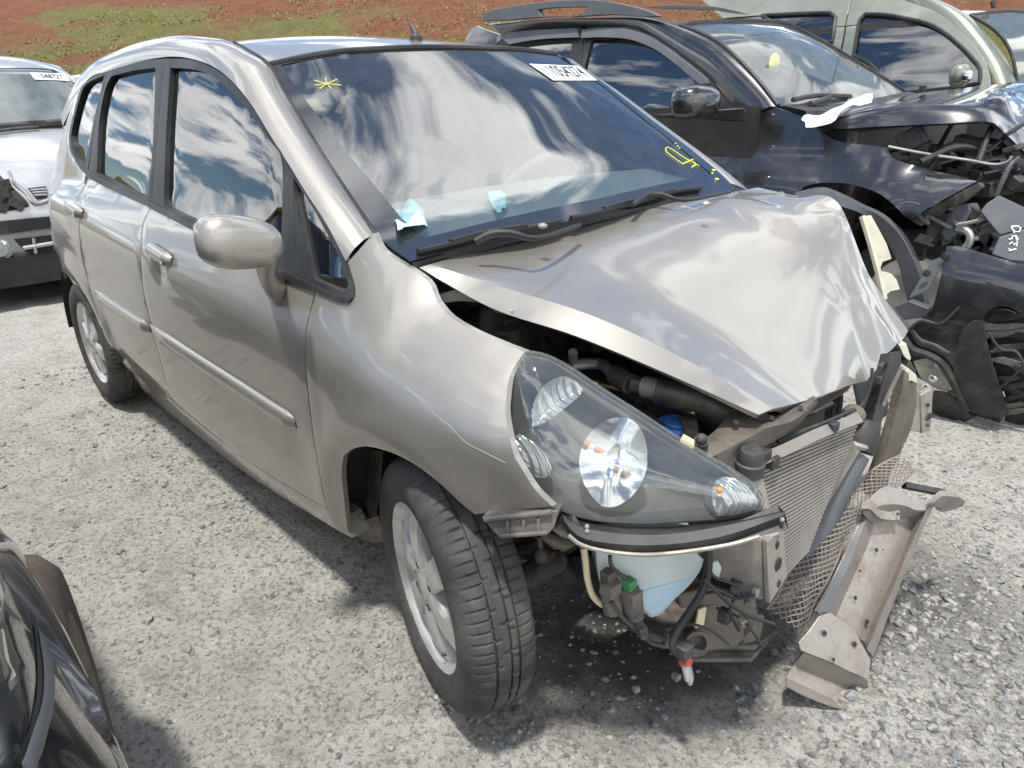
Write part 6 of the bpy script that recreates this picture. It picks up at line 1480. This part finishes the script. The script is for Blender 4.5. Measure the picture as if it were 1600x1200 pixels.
# white car further back
WHT = thing('white_car', 'white car of which only the roof corner shows between grey car and hatchback', 'car', (-9, 1.65, 0))
pw_ = [(-6.6, .3), (-6.55, .75), (-7.5, 1.08), (-8.3, 1.60), (-8.7, 1.72), (-9.7, 1.74), (-10.7, 1.66), (-11.2, 1.0), (-11.2, .3)]
mb = MB(); rows = [[V((x, 1.65+math.copysign(abs(j/8-1)**.85, j/8-1)*(.86 if z < 1 else .66), z-.05*abs(j/8-1)**4)) for j in range(17)] for x, z in pw_]; mb.grid(rows)
for j in (0, 16): mb.grid([[r[j] for r in rows], [V((r[j].x, r[j].y, .28)) for r in rows]])
mb.done('body', MT['white'], WHT, sharp=40)
mb = MB(); mb.grid([[V((-7.57-.73*i/4+.03, 1.65+(j/6-1)*.62*(1-.03*i), 1.125+.44*i/4+.03)) for j in range(13)] for i in range(5)]); mb.done('windscreen', MT['g_far'], WHT)
for x in (-7.4, -10.2):
    for s in (-1, 1): simple_wheel(WHT, (x, 1.65+s*.8, .31), (0, s, 0), .31)

# ------------------------------------------------------------------ black car at the lower left, alongside
BLK = thing('black_car', 'glossy black car with a brown dusty tyre, its lamp corner in the lower left', 'car', (-1.6, -2.3, 0))
def Sz(x, y):
    q = max(0, -1.434-y); nose = max(0, x-.30)
    q2 = q if q < .9 else max(0, 1.78-q)
    return .55+.22*(1-exp(-q2/.07))+.13*(1-exp(-q2/.5))-.75*nose**2-.05*max(0, -.2-x)*0
def side_off(x): return 2.6*max(0, x-.36)**2
xs = [-.95+.045*i for i in range(37)]; rows = []
for x in xs:
    o = side_off(x); w = 1.78-2*o; r = []
    for j in range(46):
        f = j/45; e = .5-.5*cos(pi*f); y = -1.434-o-w*e; r.append(V((x, y, Sz(x, -1.434-(w and 1.78*e)))))
    rows.append(r)
mb = MB(); mb.grid(rows); mb.done('front_body', MT['black_paint'], BLK, sharp=60)
arch = lambda x: max(.20, .30+sqrt(max(0, .36**2-(x+.015)**2))) if abs(x+.015) < .36 else .20
for sd in (0, 1):
    mb = MB(); R = []
    for k in range(7):
        f = k/6; R.append([V((x, (-1.434-side_off(x))*(1-sd)+(-3.22+side_off(x))*sd+(-1 if not sd else 1)*(.02*sin(pi*f)*-1+.05*f*f), .55+(arch(x)-.55)*f)) for x in [-.95+.0225*i for i in range(73)]])
    mb.grid(R); mb.done('front_wing', MT['black_paint'], BLK, sharp=60)
xs2 = [-.95, -1.2, -1.6, -2.2, -2.8, -3.3, -3.6, -3.75]
sec = lambda x: (.84+.05*min(1, (-.95-x)/1.2) if x > -3 else .92)
mb = MB(); R = []
for x in xs2:
    e = .12*max(0, (-3.2-x)/.55)**2; r = []
    for y, z in ((-1.46, .2), (-1.42, .42), (-1.44, .62), (-1.47, .78), (-1.53, .90), (-1.8, sec(x)+.04), (-2.33, sec(x)+.06), (-2.86, sec(x)+.04), (-3.13, .90), (-3.19, .78), (-3.22, .62), (-3.24, .42), (-3.2, .2)): r.append(V((x, -2.43+(y+2.33)*(1-e)*.93, z)))
    R.append(r)
mb.grid(R); mb.done('rear_body', MT['black_paint'], BLK, sharp=50)
gh = [(-.85, .90, .70), (-1.45, 1.33, .60), (-1.9, 1.42, .56), (-2.5, 1.42, .56), (-3.0, 1.30, .58), (-3.5, .98, .66)]
mb = MB(); mb.grid([[V((x, -2.43+w*(j/5-1), z-.05*abs(j/5-1)**3)) for j in range(11)] for x, z, w in gh]); mb.done('roof', MT['black_paint'], BLK, sharp=50)
for s in (-1, 1):
    mb = MB(); mb.grid([[V((x, -2.43-s*w, z-.05)) for x, z, w in gh], [V((x, -2.43-s*.76, .90)) for x, z, w in gh]]); sg = mb.done('side_window', MT['frit'], BLK)
    mb = MB(); mb.tube([V((x, -2.43-s*(w+.008), z-.05)) for x, z, w in gh], .012, 6); mb.tube([V((x, -2.43-s*.768, .905)) for x, z, w in gh], .010, 6); mb.done('window_trim', MT['chrome'], sg)
mb = MB(); mb.box((-1.5, -2.33, .3), (4.0, 1.4, .25)); mb.done('floor_pan', MT['shade'], BLK)
mb = MB(); mb.tube([(-.015, -1.5, .3), (-.015, -1.75, .3)], .35, 24); mb.done('wheel_liner', MT['shade'], BLK)
R3 = .31; c = V((-.015, -1.402, .31)); ax = V((.15, 1, .02)).normalized()
mb = MB(); mb.lathe([(R3*.6, -.19), (R3*.85, -.20), (R3*.95, -.185), (R3*.99, -.16), (R3, -.10), (R3*.99, -.05), (R3*.955, -.02), (R3*.86, .002), (R3*.7, .004), (R3*.6, -.01)], c, ax, 72); tw = mb.done('wheel', MT['rubber_brown'], BLK, loc=c, sharp=60)
mb = MB(); mb.lathe([(R3*.62, -.02), (R3*.62, 0), (R3*.55, -.02), (R3*.3, -.03), (.001, -.01)], c, ax, 48); mb.done('rim', MT['rust'], tw, loc=c)
simple_wheel(BLK, (-2.75, -1.46, .31), (0, 1, 0), .31); simple_wheel(BLK, (-2.75, -3.2, .31), (0, -1, 0), .31); simple_wheel(BLK, (-.1, -3.2, .31), (0, -1, 0), .31)
def top_hit(px, py, off=0):
    D = ray(px, py); t = .15
    while t < 3:
        p = CAM+D*t
        if p.z < Sz(p.x, p.y): break
        t += .004
    p = CAM+D*t; return V((p.x, p.y, Sz(p.x, p.y)+off))
def top_panel(name, px, mt, off, par, th=.012, bulge=0):
    o = [top_hit(a, b) for a, b in smooth_outline(px, 14)]; o2 = [(p.x, p.y) for p in o]; vv, tr = fill2d(o2, grid=.02); mb = MB()
    P = [V((q[0], q[1], Sz(q[0], q[1])+off+(bulge*(1-exp(-pdist(q, o2)/.02)) if bulge else 0))) for q in vv]; mb.add(P, tr); b = P[:len(o2)]; mb.grid([b, [p-V((0, 0, th)) for p in b]], close=True)
    return mb.done(name, MT[mt], par, sharp=60)
hl3 = top_panel('headlamp', [(-60, 900), (0, 904), (22, 893), (32, 890), (43, 925), (54, 985), (60, 1040), (59, 1095), (48, 1150), (30, 1200), (-60, 1260)], 'frit', .004, BLK, bulge=.012)
top_panel('lamp_lens', [(-60, 902), (0, 906), (22, 895), (31, 892), (42, 926), (53, 986), (59, 1040), (58, 1094), (47, 1149), (29, 1199), (-60, 1258)], 'g_clear', .012, hl3, bulge=.016)
top_panel('lamp_reflector', [(8, 1012), (14, 1006), (24, 1060), (32, 1075), (22, 1097), (12, 1075), (4, 1040)], 'chrome', .021, hl3)
top_panel('lamp_reflector', [(-2, 905), (4, 905), (14, 940), (10, 980), (4, 990), (-4, 960)], 'lampclear', .021, hl3)
top_panel('lamp_gap', [(36, 895), (50, 930), (62, 985), (70, 1035), (74, 1080), (68, 1130), (52, 1200), (30, 1204), (49, 1150), (60, 1095), (61, 1040), (55, 985), (44, 925)], 'shade', .006, BLK)
top_panel('bumper_strip', [(50, 930), (66, 965), (80, 1020), (86, 1065), (84, 1110), (74, 1150), (56, 1210), (40, 1210), (62, 1150), (72, 1110), (74, 1070), (70, 1030), (60, 975)], 'flare', .012, BLK)
top_panel('wing_corner', [(-60, 800), (-10, 812), (8, 850), (22, 880), (20, 888), (-5, 900), (-60, 896)], 'trim', .010, BLK)
